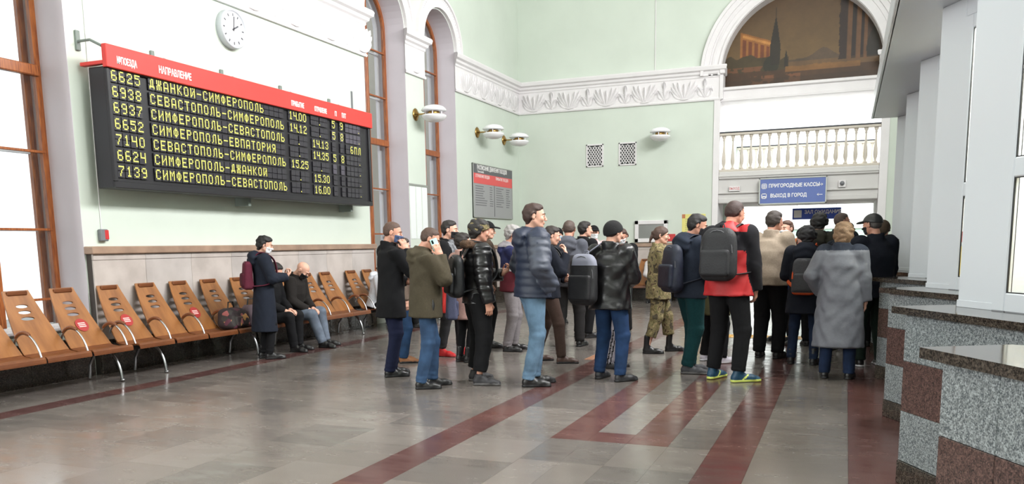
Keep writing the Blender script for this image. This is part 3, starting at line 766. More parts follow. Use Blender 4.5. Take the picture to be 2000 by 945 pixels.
# ------------------------------------------------------------------ timetable on the left wall
t = thing('timetable', 'grey train timetable with red band mounted on the left wall near the corner', 'timetable', (XW, 19.18, 2.10))
y0, y1, z0, z1 = -1.23, 1.23, 0, 1.26
MB().bbox(0, 0.03, y0, y1, z0, z1, 0.004).build('board', mat('timetable_grey', (158, 158, 160), 0.5), t)
MB().bbox(0.03, 0.034, y0 + 0.02, y1 - 0.02, 1.04, 1.24, 0.001).build('title_band', mat('timetable_dark', (96, 96, 100), 0.5), t)
MB().bbox(0.03, 0.034, y0 + 0.02, y1 - 0.02, 0.80, 1.035, 0.001).build('red_band', mat('timetable_red', (222, 88, 88), 0.5), t)
mb = MB()
for a in (y0, y1 - 0.02): mb.bbox(0, 0.04, a, a + 0.02, z0, z1, 0.003)
for a in (z0, z1 - 0.02): mb.bbox(0, 0.04, y0, y1, a, a + 0.02, 0.003)
mb.build('frame', mat('aluminium', (170, 172, 168), 0.35, metal=0.6), t)
MB().box(0.03, 0.034, 0.03, 0.045, 0.05, 0.8).build('divider', M_BLACK, t)
text('РАСПИСАНИЕ ДВИЖЕНИЯ ПОЕЗДОВ', 0.14, Vector((0.035, -1.0, 1.17)), R_LEFT, M_WTXT, t, sx=0.72, bold=0.003)
text('Train schedule', 0.08, Vector((0.035, -0.98, 1.08)), R_LEFT, M_WTXT, t, sx=0.8)
text('ОТПРАВЛЕНИЕ ПОЕЗДОВ', 0.1, Vector((0.035, -1.1, 0.97)), R_LEFT, M_WTXT, t, sx=0.66)
text('ПРИБЫТИЕ ПОЕЗДОВ', 0.1, Vector((0.035, 0.12, 0.97)), R_LEFT, M_WTXT, t, sx=0.76)
mb = MB(); r3 = random.Random(4)
for ys in ((-1.1, -0.35), (-0.25, -0.02), (0.15, 0.7), (0.8, 1.1)):
    for k in range(9):
        zz = 0.74 - k * 0.055; mb.box(0.0302, 0.0312, ys[0], ys[0] + (ys[1] - ys[0]) * r3.uniform(0.55, 0.95), zz - 0.009, zz + 0.009)
mb.build('printed_rows', mat('print_grey', (104, 104, 108), 0.6), t)

# paper notices between the two windows, wall call box, cable, bracket
t = thing('notice_sheets', 'white framed paper notices on the pier between the arched windows', 'notice', (XW, 15.3, 1.6))
for k, y in enumerate((-0.26, 0.0, 0.26)): MB().bbox(0, 0.008, y - 0.11, y + 0.11, 0, 1.05, 0.002).build('paper_sheet', mat('notice_paper', (228, 232, 232), 0.6), t)
mb = MB().box(0.0, 0.012, -0.4, 0.4, 1.06, 1.10); mb.build('holder_rail', mat('aluminium', 0), t)
t = thing('call_point', 'small grey and red call box on the left wall above the marble ledge', 'switch', (XW, 7.36, 1.56))
MB().bbox(0, 0.06, -0.055, 0.055, 0, 0.14, 0.01).build('box', mat('box_grey', (110, 112, 116), 0.5), t)
MB().bbox(0.0, 0.066, 0.0, 0.056, 0.02, 0.13, 0.006).build('red_cover', mat('signal_red', (190, 48, 50), 0.4), t)
tag(MB().tube([(XW + 0.008, 7.36, 1.7), (XW + 0.008, 7.38, 5.0)], 0.006, 6).build('cable', M_WHITE), 'thin white cable running down the wall to the call box', 'cable')
tag(MB().bbox(XW, XW + 0.012, 14.95 - 2.05, 15.0 - 2.05, 3.86, 4.16, 0.003).build('wall_plate', mat('box_grey', 0)), 'small grey metal strip on the wall above the right end of the board', 'bracket')

# ------------------------------------------------------------------ things on the end wall
def vent(x, label):
    t = thing('air_vent', label, 'vent', (x, YB, 3.40), 0, 'wall vents')
    w, h = 0.23, 0.57
    mb = MB()
    for a, b, c, d in ((-w, -w + 0.035, 0, h), (w - 0.035, w, 0, h), (-w, w, 0, 0.035), (-w, w, h - 0.035, h)): mb.bbox(a, b, -0.025, 0, c, d, 0.004)
    mb.build('frame', M_WHITE, t)
    MB().box(-w + 0.03, w - 0.03, -0.004, 0, 0.03, h - 0.03).build('dark_opening', mat('vent_dark', (58, 60, 60), 0.9), t)
    mb = MB()
    s = 0.08
    for sg in (1, -1):
        k = -8
        while k < 16:
            # diagonal strips clipped to the opening
            a, b = -w + 0.035, w - 0.035; z_a = 0.035 + k * s * 1.25
            pts = []
            for u in np.linspace(a, b, 15):
                z = z_a + (u - a if sg > 0 else b - u) * 1.45
                if 0.035 <= z <= h - 0.035: pts.append((u, -0.012, z))
            if len(pts) > 1: mb.tube(pts, 0.0105, 4)
            k += 1
    mb.build('lattice', M_WHITE, t)
vent(-6.10, 'left one of the two white lattice vents on the green end wall'); vent(-5.24, 'right one of the two white lattice vents, nearer the archway lamp')
t = thing('fire_cabinet', 'white framed wall cabinet with dark window on the end wall above the ledge', 'cabinet', (-4.61, YB, 1.46))
mb = MB()
for a, b, c, d in ((-0.42, -0.32, 0, 0.55), (0.32, 0.42, 0, 0.55), (-0.42, 0.42, 0, 0.1), (-0.42, 0.42, 0.45, 0.55)): mb.bbox(a, b, -0.08, 0, c, d, 0.01)
mb.build('frame', M_WHITE, t); MB().box(-0.32, 0.32, -0.05, 0, 0.1, 0.45).build('window', mat('cabinet_dark', (120, 122, 118), 0.2), t)
MB().bbox(0.345, 0.36, -0.1, -0.08, 0.22, 0.32, 0.003).build('handle', M_BLACK, t)
tag(MB().bbox(-4.2, -4.0, YB - 0.02, YB, 1.48, 1.66, 0.003).build('safety_sign', mat('signal_red', 0)), 'small red fire safety plate right of the white cabinet', 'sign')
t = thing('poster', 'yellow paper poster on the end wall beside the archway', 'poster', (-3.56, YB, 1.46))
MB().bbox(-0.28, 0.3, -0.008, 0, 0, 0.68, 0.002).build('sheet', mat('poster_yellow', (222, 214, 128), 0.6, var=0.04, scale=8), t)
MB().box(-0.28, -0.2, -0.010, -0.007, 0.58, 0.68).build('corner_stamp', mat('stamp_brown', (186, 120, 80), 0.6), t)
mb = MB()
for k in range(9):
    zz = 0.56 - k * 0.05; mb.box(-0.2, -0.2 + r3.uniform(0.25, 0.45), -0.0095, -0.0085, zz - 0.007, zz + 0.007)
mb.build('printed_rows', mat('poster_print', (160, 160, 110), 0.6), t)
tag(MB().tube([(-4.56, YB - 0.012, 5.66), (-4.56, YB - 0.012, 9.5)], 0.012, 6).build('conduit', M_WHITE), 'thin white conduit running up the green end wall above the frieze', 'cable')

# ------------------------------------------------------------------ hanging signs
M_BLUE = mat('sign_blue', (84, 104, 168), 0.28, emit=(84, 104, 168), estr=0.0)
M_BLUE2 = mat('sign_blue_far', (38, 72, 176), 0.4)
t = thing('direction_sign', 'blue sign with two lines of white lettering hung below the gallery balustrade', 'sign', (-1.235, YB - 0.12, 2.31))
mb = MB()
for a, b, c, d in ((-0.76, -0.73, 0, 0.62), (0.73, 0.76, 0, 0.62), (-0.76, 0.76, 0, 0.03), (-0.76, 0.76, 0.59, 0.62)): mb.bbox(a, b, -0.03, 0.03, c, d, 0.004)
mb.build('frame', mat('aluminium', 0), t)
MB().box(-0.73, 0.73, -0.02, 0.02, 0.03, 0.59).build('panel', M_BLUE, t)
def icon(z, kind, par, x=-0.64):
    mb = MB()
    for a, b, c, d in ((-0.06, -0.045, -0.06, 0.06), (0.045, 0.06, -0.06, 0.06), (-0.06, 0.06, -0.06, -0.045), (-0.06, 0.06, 0.045, 0.06)): mb.box(x + a, x + b, -0.024, -0.02, z + c, z + d)
    if kind: mb.box(x - 0.03, x + 0.03, -0.024, -0.02, z - 0.025, z); mb.box(x - 0.045, x - 0.03, -0.024, -0.02, z - 0.04, z - 0.01); mb.box(x + 0.03, x + 0.045, -0.024, -0.02, z - 0.04, z - 0.01)
    else:
        for k in (-1, 0, 1): mb.box(x - 0.035, x + 0.035, -0.024, -0.02, z + k * 0.025 - 0.006, z + k * 0.025 + 0.006)
    mb.build('pictogram', M_WTXT, par)
icon(0.43, 0, t); icon(0.2, 1, t)
text('ПРИГОРОДНЫЕ КАССЫ', 0.115, Vector((-0.54, -0.021, 0.43)), R_BACK, M_WTXT, t, sx=0.84, bold=0.003)
text('ВЫХОД В ГОРОД', 0.115, Vector((-0.50, -0.021, 0.2)), R_BACK, M_WTXT, t, sx=0.84, bold=0.003)
for zz, sg in ((0.43, 1), (0.2, -1)):
    mb = MB().box(0.55, 0.67, -0.024, -0.02, zz - 0.006, zz + 0.006)
    c_ = 0.61 + sg * 0.06
    for q in (-1, 1): mb.tube([(c_, -0.022, zz), (c_ - sg * 0.035, -0.022, zz + q * 0.03)], 0.006, 4)
    mb.build('arrow', M_WTXT, t)
mb = MB()
for x_ in (-0.6, 0.6): mb.tube([(x_, 0.0, 0.60), (x_, 0.135, 0.66)], 0.010, 6)
mb.build('hanger', M_CHROME, t)
t = thing('waiting_room_sign', 'small dark blue sign with white lettering hanging in the passage beyond the archway', 'sign', (-0.79, 24.2, 2.02))
MB().bbox(-0.62, 0.62, -0.03, 0.03, 0, 0.30, 0.004).build('panel', M_BLUE2, t)
mb = MB().bbox(-0.58, -0.38, -0.036, -0.03, 0.05, 0.25, 0.002); mb.build('pictogram', M_WTXT, t)
text('ЗАЛ ОЖИДАНИЯ', 0.13, Vector((-0.31, -0.031, 0.19)), R_BACK, M_WTXT, t, sx=0.86, bold=0.003)
MB().tube([(-0.5, 0, 0.3), (-0.5, 0, 0.4)], 0.006, 6).tube([(0.5, 0, 0.3), (0.5, 0, 0.4)], 0.006, 6).build('hanger', M_CHROME, t)
t = thing('exit_plate', 'small pale plate with red marks under the gallery, left of the blue sign', 'sign', (-2.58, YB - 0.02, 2.66))
MB().bbox(-0.13, 0.13, -0.02, 0.02, 0, 0.12, 0.003).build('plate', M_WHITE, t)
text('ВЫХОД', 0.08, Vector((0, -0.021, 0.06)), R_BACK, mat('signal_red', 0), t, align='CENTER', sx=0.8)
t = thing('alarm_sounder', 'round grey alarm sounder under the gallery, right of the blue sign', 'alarm', (-0.15, YB - 0.03, 2.66))
MB().bbox(-0.08, 0.08, -0.02, 0.03, 0, 0.16, 0.006).build('plate', M_WHITE, t)
MB().lathe([(0.05, 0), (0.05, 0.03), (0.03, 0.045)], 16, 0, Matrix.Translation((0, -0.02, 0.09)) @ Matrix.Rotation(PI / 2, 4, 'X')).build('horn', mat('box_grey', 0), t)

# ------------------------------------------------------------------ ticket booths: saw-tooth row of granite counters and white frames
A28 = math.radians(28); SP = 2.05; FL = SP * math.cos(A28); RL = SP * math.sin(A28)
U = Vector((math.sin(A28), -math.cos(A28), 0)); Nn = Vector((-math.cos(A28), -math.sin(A28), 0))
def MU(o): return Matrix(((U.x, -Nn.x, 0, o[0]), (U.y, -Nn.y, 0, o[1]), (0, 0, 1, 0), (0, 0, 0, 1)))   # x along the face, y into the booth, z up
CORY = [3.30, 5.33, 7.38, 9.43, 11.48, 13.50]
where = ['nearest', 'second nearest', 'third', 'fourth', 'fifth', 'last']
for i, cy in enumerate(CORY):
    lab = ['grey and maroon granite ticket counter at the front, cut by the photo edge', 'second ticket booth from the front, white window frame with lit glass over granite counter',
           'third ticket booth from the front, sliver of window with red and yellow notices', 'fourth ticket booth from the front, beside the man in the black cap',
           'fifth ticket booth from the front, mostly hidden by the queue', 'farthest ticket booth at the end of the white canopy'][i]
    t = thing('ticket_booth', lab, 'ticket booth', (0.34, cy, 0), 0, 'saw-tooth row of ticket booths')
    MF = MU((0, 0))
    core = MB().box(0.01, FL - 0.005, 0.01, 0.45, 0, 1.02, 0, MF); core.box(0.004, 0.3, 0.012, RL * 0.8, 0, 1.02, 0, MF); core.build('counter_core', M_GROUT, t)
    rows = [(0.0, 0.14, M_DARKG), (0.14, 0.44, M_GREYG), (0.44, 0.74, M_MAROONG), (0.74, 1.02, M_GREYG)]
    npan = 6; pw = FL / npan
    for k in range(npan):
        for z0, z1, m in rows: MB().bbox(k * pw + 0.001, (k + 1) * pw - 0.001, 0 if z0 else -0.008, 0.02, z0 + 0.001, z1 - 0.001, 0.002, 0, MF).build('granite_panel', m, t)
    # side return
    for k in range(2):
        w2 = RL / 2 * 0.95
        for z0, z1, m in rows: MB().bbox(-0.012, 0.008, 0.02 + k * w2, 0.02 + (k + 1) * w2 - 0.002, z0 + 0.001, z1 - 0.001, 0.002, 0, MF).build('granite_panel', m, t)
    MB().prism([(-0.05, -0.06), (FL + 0.02, -0.06), (FL + 0.02, 0.5), (0.25, 0.5), (-0.05, 0.30)], 1.02, 1.06, 0, MF).build('counter_slab', M_DARKG, t)
    # upper wall of white profiles
    MW = MU((0.27, 0.05))
    MB().bbox(0, 0.30, 0, 0.06, 1.06, 3.2, 0.006, 0, MW).build('white_panel', M_PVC, t)
    MB().bbox(FL - 0.25, FL, 0, 0.06, 1.06, 3.2, 0.006, 0, MW).build('white_panel', M_PVC, t)
    MB().bbox(0, 0.3, -0.006, 0.0, 1.06, 1.10, 0.002, 0, MW).build('base_strip', M_PVC, t)
    fx0, fx1, fz0, fz1 = 0.30, FL - 0.25, 1.06, 3.06
    MB().bbox(fx0, fx1, 0, 0.06, fz1, 3.2, 0.006, 0, MW).build('head_panel', M_PVC, t)
    mb = MB()
    for a, b, c, d in ((fx0, fx0 + 0.10, fz0, fz1), (fx1 - 0.10, fx1, fz0, fz1), (fx0 + .1, fx1 - .1, fz0, fz0 + 0.10), (fx0 + .1, fx1 - .1, fz1 - 0.10, fz1), (fx0 + .1, fx1 - .1, 1.76, 1.86)):
        mb.bbox(a, b, -0.012, 0.03, c, d, 0.006, 0, MW)
    mb.build('window_frame', M_PVC, t)
    mb = MB()
    for c, d in ((fz0 + 0.10, 1.76), (1.86, fz1 - 0.10)):
        a, b = fx0 + 0.10, fx1 - 0.10
        mb.box(a, a + 0.006, -0.004, 0.004, c, d, 0, MW).box(b - 0.006, b, -0.004, 0.004, c, d, 0, MW).box(a, b, -0.004, 0.004, c, c + 0.006, 0, MW).box(a, b, -0.004, 0.004, d - 0.006, d, 0, MW)
        mb.box(a + 0.022, a + 0.025, 0.006, 0.009, c, d, 0, MW)
    mb.build('seal', M_PVCD, t)
    for c, d in ((fz0 + 0.10, 1.76), (1.86, fz1 - 0.10)): MB().box(fx0 + 0.1, fx1 - 0.1, 0.004, 0.008, c, d, 0, MW).build('pane', M_GLASS, t)
    MB().bbox(0, 0.05, 0.06, RL, 1.06, 3.2, 0.004, 0, MW).build('side_panel', M_PVC, t)
    # lit inside: back wall and a ceiling lamp
    MB().box(0.06, FL - 0.3, 0.85, 0.88, 1.0, 3.15, 0, MW).build('inner_wall', mat('booth_cream', (238, 230, 214), 0.8), t)
    if i in (0, 1, 2, 3):
        wl = MW @ Vector((FL * 0.5, 0.45, 0)); area_light('booth_lamp', (0.34 + wl.x, cy + wl.y, 3.12), (0.34 + wl.x, cy + wl.y, 0), (0.9, 0.3), 60, (1.0, 0.96, 0.9))
        MB().bbox(0.5, FL - 0.4, 0.3, 0.5, 3.14, 3.18, 0.004, 0, MW).build('ceiling_light', mat('booth_lamp', (255, 250, 240), 0.5, emit=(255, 248, 235), estr=9.0), t)
        MB().bbox(0.42, FL - 0.4, 0.04, 0.6, 1.055, 1.085, 0.004, 0, MW).build('inner_desk', mat('desk_wood', (206, 168, 120), 0.5), t)
    if i == 1:
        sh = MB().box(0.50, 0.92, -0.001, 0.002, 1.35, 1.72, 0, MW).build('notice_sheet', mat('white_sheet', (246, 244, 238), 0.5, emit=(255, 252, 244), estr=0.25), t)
        Rb = (MW.to_3x3() @ R_BACK)
        for k, s in enumerate(('РАБОТА', 'С 8:00', 'ПЕРЕРЫВ', '12-13')):
            text(s, 0.05, MW @ Vector((0.56, -0.0025, 1.66 - 0.085 * k)), Rb, mat('print_black', (70, 70, 74), 0.6), sh)
    if i == 2:
        sh = MB().box(0.412, 0.75, -0.001, 0.002, 1.50, 1.74, 0, MW).build('notice_sheet', mat('white_sheet', 0), t)
        Rb = (MW.to_3x3() @ R_BACK)
        for k, s in enumerate(('РЕЖИМ', 'РАБОТЫ')): text(s, 0.05, MW @ Vector((0.45, -0.0025, 1.69 - 0.1 * k)), Rb, mat('print_black', 0), sh)
        MB().box(0.412, 0.75, -0.001, 0.002, 1.42, 1.50, 0, MW).build('red_strip', mat('signal_red', 0), t)
        MB().box(0.412, 0.75, -0.001, 0.002, 1.17, 1.39, 0, MW).build('yellow_sheet', mat('sheet_yellow', (226, 200, 60), 0.5), t)
# white canopy over the row
t = thing('canopy', 'long white canopy with a flat fascia above the row of ticket booths', 'canopy', (1.1, 7.5, 3.2))
y_ = [1.2, 13.55]
MB().bbox(0.28 - 1.1, 0.9, 1.2 - 7.5, 13.55 - 7.5, 0.0, 0.05, 0.006).build('soffit', M_PVC, t)
MB().bbox(0.26 - 1.1, 0.30 - 1.1, 1.2 - 7.5, 13.57 - 7.5, 0.0, 0.22, 0.006).build('fascia', M_PVC, t)
MB().bbox(0.26 - 1.1, 0.9, 13.53 - 7.5, 13.57 - 7.5, 0.0, 0.22, 0.006).build('end_fascia', M_PVC, t)
MB().bbox(0.3 - 1.1, 0.9, 1.2 - 7.5, 13.55 - 7.5, 0.16, 0.21, 0.006).build('top_panel', M_PVC, t)

# ------------------------------------------------------------------ benches of bent plywood seats
M_PLY = mat('honey_plywood', (156, 102, 54), 0.34, color2=(126, 78, 38), scale=3.0, stretch=(1, 3, 0.6), detail=6)
M_PLYD = mat('plywood_edge', (116, 68, 38), 0.35, color2=(96, 54, 30), scale=6)
M_STEEL = mat('brushed_steel', (170, 170, 172), 0.28, metal=1.0)
def curve_mesh(outer, holes, th):
    cu = bpy.data.curves.new('c', 'CURVE'); cu.dimensions = '2D'; cu.fill_mode = 'BOTH'; cu.extrude = th / 2
    for P in [outer] + holes:
        sp = cu.splines.new('POLY'); sp.points.add(len(P) - 1); sp.use_cyclic_u = True
        for i, p in enumerate(P): sp.points[i].co = (p[0], p[1], 0, 1)
    o = bpy.data.objects.new('tmp', cu); C.objects.link(o)
    me = bpy.data.meshes.new_from_object(o.evaluated_get(bpy.context.evaluated_depsgraph_get()))
    bpy.data.objects.remove(o); bpy.data.curves.remove(cu); return me
def make_back():
    """profile: v from 0 at the seat joint to 0.72 at the top; u across"""
    H = 0.74; out = []
    def hw(v): t_ = v / H; return 0.262 - 0.115 * t_ ** 1.25
    for k in range(13): out.append((hw(H * k / 12), H * k / 12))
    for k in range(12, -1, -1): out.append((-hw(H * k / 12), H * k / 12))
    holes = []
    for zc in (0.415, 0.49, 0.56):
        holes.append([(0.072 * math.cos(a) * (1.1 - (zc - 0.4) * 0.8), zc + 0.021 * math.sin(a)) for a in [2 * PI * k / 16 for k in range(16)]][::-1])
    me = curve_mesh(out, holes, 0.018)
    bm = bmesh.new(); bm.from_mesh(me)
    bmesh.ops.remove_doubles(bm, verts=bm.verts, dist=0.0002)
    for k in range(1, 18):
        bmesh.ops.bisect_plane(bm, geom=bm.verts[:] + bm.edges[:] + bm.faces[:], plane_co=(0, H * k / 18, 0), plane_no=(0, 1, 0))
    for v in bm.verts:
        u, w, d = v.co; t_ = w / H
        ang = math.radians(38 - 14 * t_)
        # centre line: integrate a slowly straightening lean
        x = -(math.sin(math.radians(38 - 7 * t_)) * w); z = math.cos(math.radians(38 - 7 * t_)) * w
        nx, nz = math.cos(ang), math.sin(ang)
        v.co = (x + nx * d, u, z + nz * d)
    bmesh.ops.recalc_face_normals(bm, faces=bm.faces); bm.to_mesh(me); bm.free()
    me.materials.clear(); me.materials.append(M_PLY); return me
ME_BACK = make_back()
mb = MB()    # headrest roll at the top of the shell, local to the back's origin
mb.bbox(-0.375, -0.335, -0.115, 0.115, 0.585, 0.635, 0.012); ME_HEAD = mb.mesh('headrest', M_PLYD)
# seat shell: runs forward from the joint, dips, rolls over the front edge
pts = [(-0.02, 0.004), (0.04, -0.02), (0.12, -0.03), (0.20, -0.024), (0.27, -0.012), (0.315, -0.012), (0.335, -0.03), (0.338, -0.055)]
V = []; F = []
for u in (-0.262, 0.262):
    for th in (0.009, -0.009):
        for (a, b) in pts: V.append((a, u, b + th))
n = len(pts)
for i in range(n - 1):
    F += [(i, i + 1, 2 * n + i + 1, 2 * n + i), (n + i, 3 * n + i, 3 * n + i + 1, n + i + 1), (i, n + i, n + i + 1, i + 1), (2 * n + i, 2 * n + i + 1, 3 * n + i + 1, 3 * n + i)]
F += [(0, 2 * n, 3 * n, n), (n - 1, 2 * n - 1, 4 * n - 1, 3 * n - 1)]
ME_SEAT = MB().add(V, F, 0, False).mesh('seat', M_PLYD)
def bez(P, n=10):
    out = []
    for i in range(n + 1):
        t_ = i / n; a = (1 - t_); out.append(Vector(P[0]) * a ** 3 + Vector(P[1]) * 3 * a * a * t_ + Vector(P[2]) * 3 * a * t_ * t_ + Vector(P[3]) * t_ ** 3)
    return out
ARMP = bez([(-0.12, 0, 0.10), (-0.06, 0, 0.26), (0.17, 0, 0.30), (0.26, 0, -0.01)], 14)
ME_ARM = MB().tube(ARMP, 0.011, 8).mesh('armrest', M_STEEL)
ME_PAD = MB().tube([p + Vector((0, 0, 0.012)) for p in ARMP[2:10]], [0.012] + [0.02] * 6 + [0.012], 8).mesh('arm_pad', mat('dark_wood', (112, 66, 40), 0.35))
LEGP = bez([(-0.05, 0, -0.06), (0.10, 0, -0.06), (0.22, 0, -0.16), (0.235, 0, -0.39)], 12)
ME_LEG = MB().tube(LEGP, 0.017, 8).lathe([(0.026, -0.40), (0.026, -0.385), (0.018, -0.38)], 10, 0, Matrix.Translation((0.235, 0, 0))).mesh('leg', M_STEEL)
ME_LEGB = MB().tube([(-0.05, 0, -0.06), (-0.16, 0, -0.12), (-0.24, 0, -0.24), (-0.26, 0, -0.395)], 0.017, 8).mesh('leg', M_STEEL)
ME_STICK = MB().prism([(0.08 * math.cos(a), 0.08 * math.sin(a)) for a in np.linspace(0, 2 * PI, 25)[:-1]], 0, 0.002).mesh('sticker', mat('sticker_red', (160, 40, 38), 0.4))
SEATX, SEATZ = -7.68, 0.41
def bench(chairs, legs, arms, label, stickers=()):
    y0, y1 = chairs[0] - 0.27, chairs[-1] + 0.27; yc = (y0 + y1) / 2
    t = thing('waiting_bench', label, 'bench', (SEATX, yc, SEATZ), 0, 'plywood waiting benches along the left wall')
    MB().bbox(-0.06, 0.0, y0 - yc + 0.04, y1 - yc - 0.04, -0.11, -0.05, 0.006).build('beam', M_BLACK, t)
    for cy in chairs:
        link('seat', ME_SEAT, t, (0, cy - yc, 0)); b = link('backrest', ME_BACK, t, (0, cy - yc, 0)); h = link('headrest', ME_HEAD, b)
        if cy in stickers:
            s = link('sticker', ME_STICK, b); w = 0.27
            a = math.radians(38 - 7 * w / 0.74)
            Ms = Matrix.Translation((-math.sin(a) * w + 0.0125, 0.03, math.cos(a) * w + 0.0085)) @ Matrix.Rotation(PI / 2 - math.radians(33), 4, 'Y')
            mbs = MB()
            for k in range(3): mbs.box(-0.03 + 0.022 * k, -0.018 + 0.022 * k, -0.045, 0.045, 0.0022, 0.003)
            q = mbs.build('sticker_print', mat('print_pink', (236, 190, 186), 0.5), b); q.matrix_local = Ms; s.matrix_local = Ms
    for ly in legs: link('leg', ME_LEG, t, (0, ly - yc, 0)); link('leg', ME_LEGB, t, (0, ly - yc, 0))
    for ay in arms: a = link('armrest', ME_ARM, t, (0, ay - yc, 0)); link('arm_pad', ME_PAD, a)
bench((4.45, 5.0, 5.54, 6.08, 6.63), (4.9, 6.8), (4.73, 5.27, 5.81, 6.36, 6.88), 'nearest plywood waiting bench, standing partly in front of the bright window', (6.63,))
bench((7.25, 7.81, 8.36, 8.91), (7.45, 9.12), (7.0, 7.53, 8.09, 8.64, 9.16), 'plywood waiting bench under the left part of the departure board, bags on its end seat', (7.25, 8.36))
bench((9.50, 10.05, 10.59, 11.11, 11.64), (10.11, 11.8), (9.25, 9.78, 10.32, 10.85, 11.38, 11.9), 'plywood waiting bench behind the standing woman where the bald man sits', ())
bench((12.42, 12.95, 13.48), (12.62, 13.4), (12.16, 12.69, 13.2, 13.73), 'farthest plywood waiting bench by the left wall, where the girl in white sits')
bench((14.3, 14.85, 15.4, 15.95), (14.6, 15.8), (14.05, 14.6, 15.1, 15.7, 16.2), 'plywood waiting bench beyond the seated girl, hidden by the queue')
# ------------------------------------------------------------------ figures: implicit surfaces polygonised into one smooth mesh per piece
def surface(f, lo, hi, h):
    """naive surface nets of f(P)=0 on a regular grid; returns verts, quads"""
    lo = np.array(lo, float); hi = np.array(hi, float)
    n = np.maximum(np.ceil((hi - lo) / h).astype(int) + 1, 3)
    ax = [lo[i] + h * np.arange(n[i]) for i in range(3)]
    X, Y, Z = np.meshgrid(*ax, indexing='ij')
    P = np.stack([X.ravel(), Y.ravel(), Z.ravel()], 1).astype(np.float32)
    v = f(P).reshape(n).astype(np.float64)
    v[0] = v[-1] = 1; v[:, 0] = v[:, -1] = 1; v[:, :, 0] = v[:, :, -1] = 1
    ins = v < 0
    cs = n - 1; acc = np.zeros(tuple(cs) + (3,)); cnt = np.zeros(tuple(cs))
    quads = []
    G = np.stack([X, Y, Z], -1)
    for a in range(3):
        s0 = [slice(None)] * 3; s1 = [slice(None)] * 3; s0[a] = slice(0, -1); s1[a] = slice(1, None)
        i0, i1 = ins[tuple(s0)], ins[tuple(s1)]
        cr = np.argwhere(i0 != i1)
        if len(cr) == 0: continue
        q1 = cr.copy(); q1[:, a] += 1
        f0 = v[tuple(cr.T)]; f1 = v[tuple(q1.T)]; t = f0 / (f0 - f1)
        pos = G[tuple(cr.T)].copy(); pos[:, a] += t * h
        b, c = (a + 1) % 3, (a + 2) % 3
        cells = []
        for db, dc in ((0, 0), (-1, 0), (-1, -1), (0, -1)):
            q = cr.copy(); q[:, b] += db; q[:, c] += dc
            ok = (q >= 0).all(1) & (q < cs).all(1)
            np.add.at(acc, tuple(q[ok].T), pos[ok]); np.add.at(cnt, tuple(q[ok].T), 1)
            cells.append(q)
        ok = np.ones(len(cr), bool)
        for q in cells: ok &= (q >= 0).all(1) & (q < cs).all(1)
        Q = np.stack([np.ravel_multi_index(tuple(q[ok].T), tuple(cs)) for q in cells], 1)
        flip = ~i0[tuple(cr[ok].T)]
        Q[flip] = Q[flip][:, ::-1]
        quads.append(Q)
    if not quads: return np.zeros((0, 3)), np.zeros((0, 4), int)
    Q = np.concatenate(quads); used = np.unique(Q); mp = np.full(int(np.prod(cs)), -1); mp[used] = np.arange(len(used))
    V = (acc.reshape(-1, 3)[used]) / cnt.reshape(-1)[used][:, None]
    return V, mp[Q]
A_ = lambda *a: np.array(a, np.float32)
def rc(P, a, b, ra, rb):
    a = np.asarray(a, np.float32); b = np.asarray(b, np.float32); ab = b - a
    t = np.clip((P - a) @ ab / max(float(ab @ ab), 1e-9), 0, 1)
    return np.linalg.norm(P - a - t[:, None] * ab, axis=1) - (ra + (rb - ra) * t)
def ell(P, c, r):
    q = (P - np.asarray(c, np.float32)); r = np.asarray(r, np.float32)
    k0 = np.linalg.norm(q / r, axis=1); k1 = np.linalg.norm(q / (r * r), axis=1) + 1e-9
    return k0 * (k0 - 1) / k1
def rbox(P, c, s, r):
    q = np.abs(P - np.asarray(c, np.float32)) - (np.asarray(s, np.float32) - r)
    return np.linalg.norm(np.maximum(q, 0), axis=1) + np.minimum(q.max(1), 0) - r
def smin(a, b, k):
    h = np.clip(0.5 + 0.5 * (b - a) / k, 0, 1); return b + (a - b) * h - k * h * (1 - h)
def smax(a, b, k): return -smin(-a, -b, k)
def un(L, k):
    d = L[0]
    for x in L[1:]: d = smin(d, x, k)
    return d
def loft(P, st):
    """st: rows (z, rx, ry, cy); elliptical tube through them"""
    st = np.array(sorted(st), np.float32); z = P[:, 2]
    rx = np.interp(z, st[:, 0], st[:, 1]); ry = np.interp(z, st[:, 0], st[:, 2]); cy = np.interp(z, st[:, 0], st[:, 3])
    x = P[:, 0] / rx; y = (P[:, 1] - cy) / ry; k = np.sqrt(x * x + y * y) + 1e-6
    g = np.sqrt((x / rx) ** 2 + (y / ry) ** 2) + 1e-6
    d = k * (k - 1) / g
    return np.maximum(d, np.maximum(st[0, 0] - z, z - st[-1, 0]))
def folds(P, seed, f=1.0):
    s = seed * 1.7
    return (np.sin(P[:, 2] * 31 * f + 9 * P[:, 0] + 5 * np.sin(P[:, 1] * 17 + s) + s) + 0.7 * np.sin(P[:, 0] * 37 * f - 21 * P[:, 2] + s * 2.1 + 2 * np.sin(P[:, 2] * 13)) + 0.6 * np.sin(P[:, 1] * 41 * f + 33 * P[:, 2] - s)) / 2.3

def rotm(yaw=0, pitch=0, roll=0):
    return np.array(Matrix.Rotation(yaw, 3, 'Z') @ Matrix.Rotation(-pitch, 3, 'X') @ Matrix.Rotation(roll, 3, 'Y'))
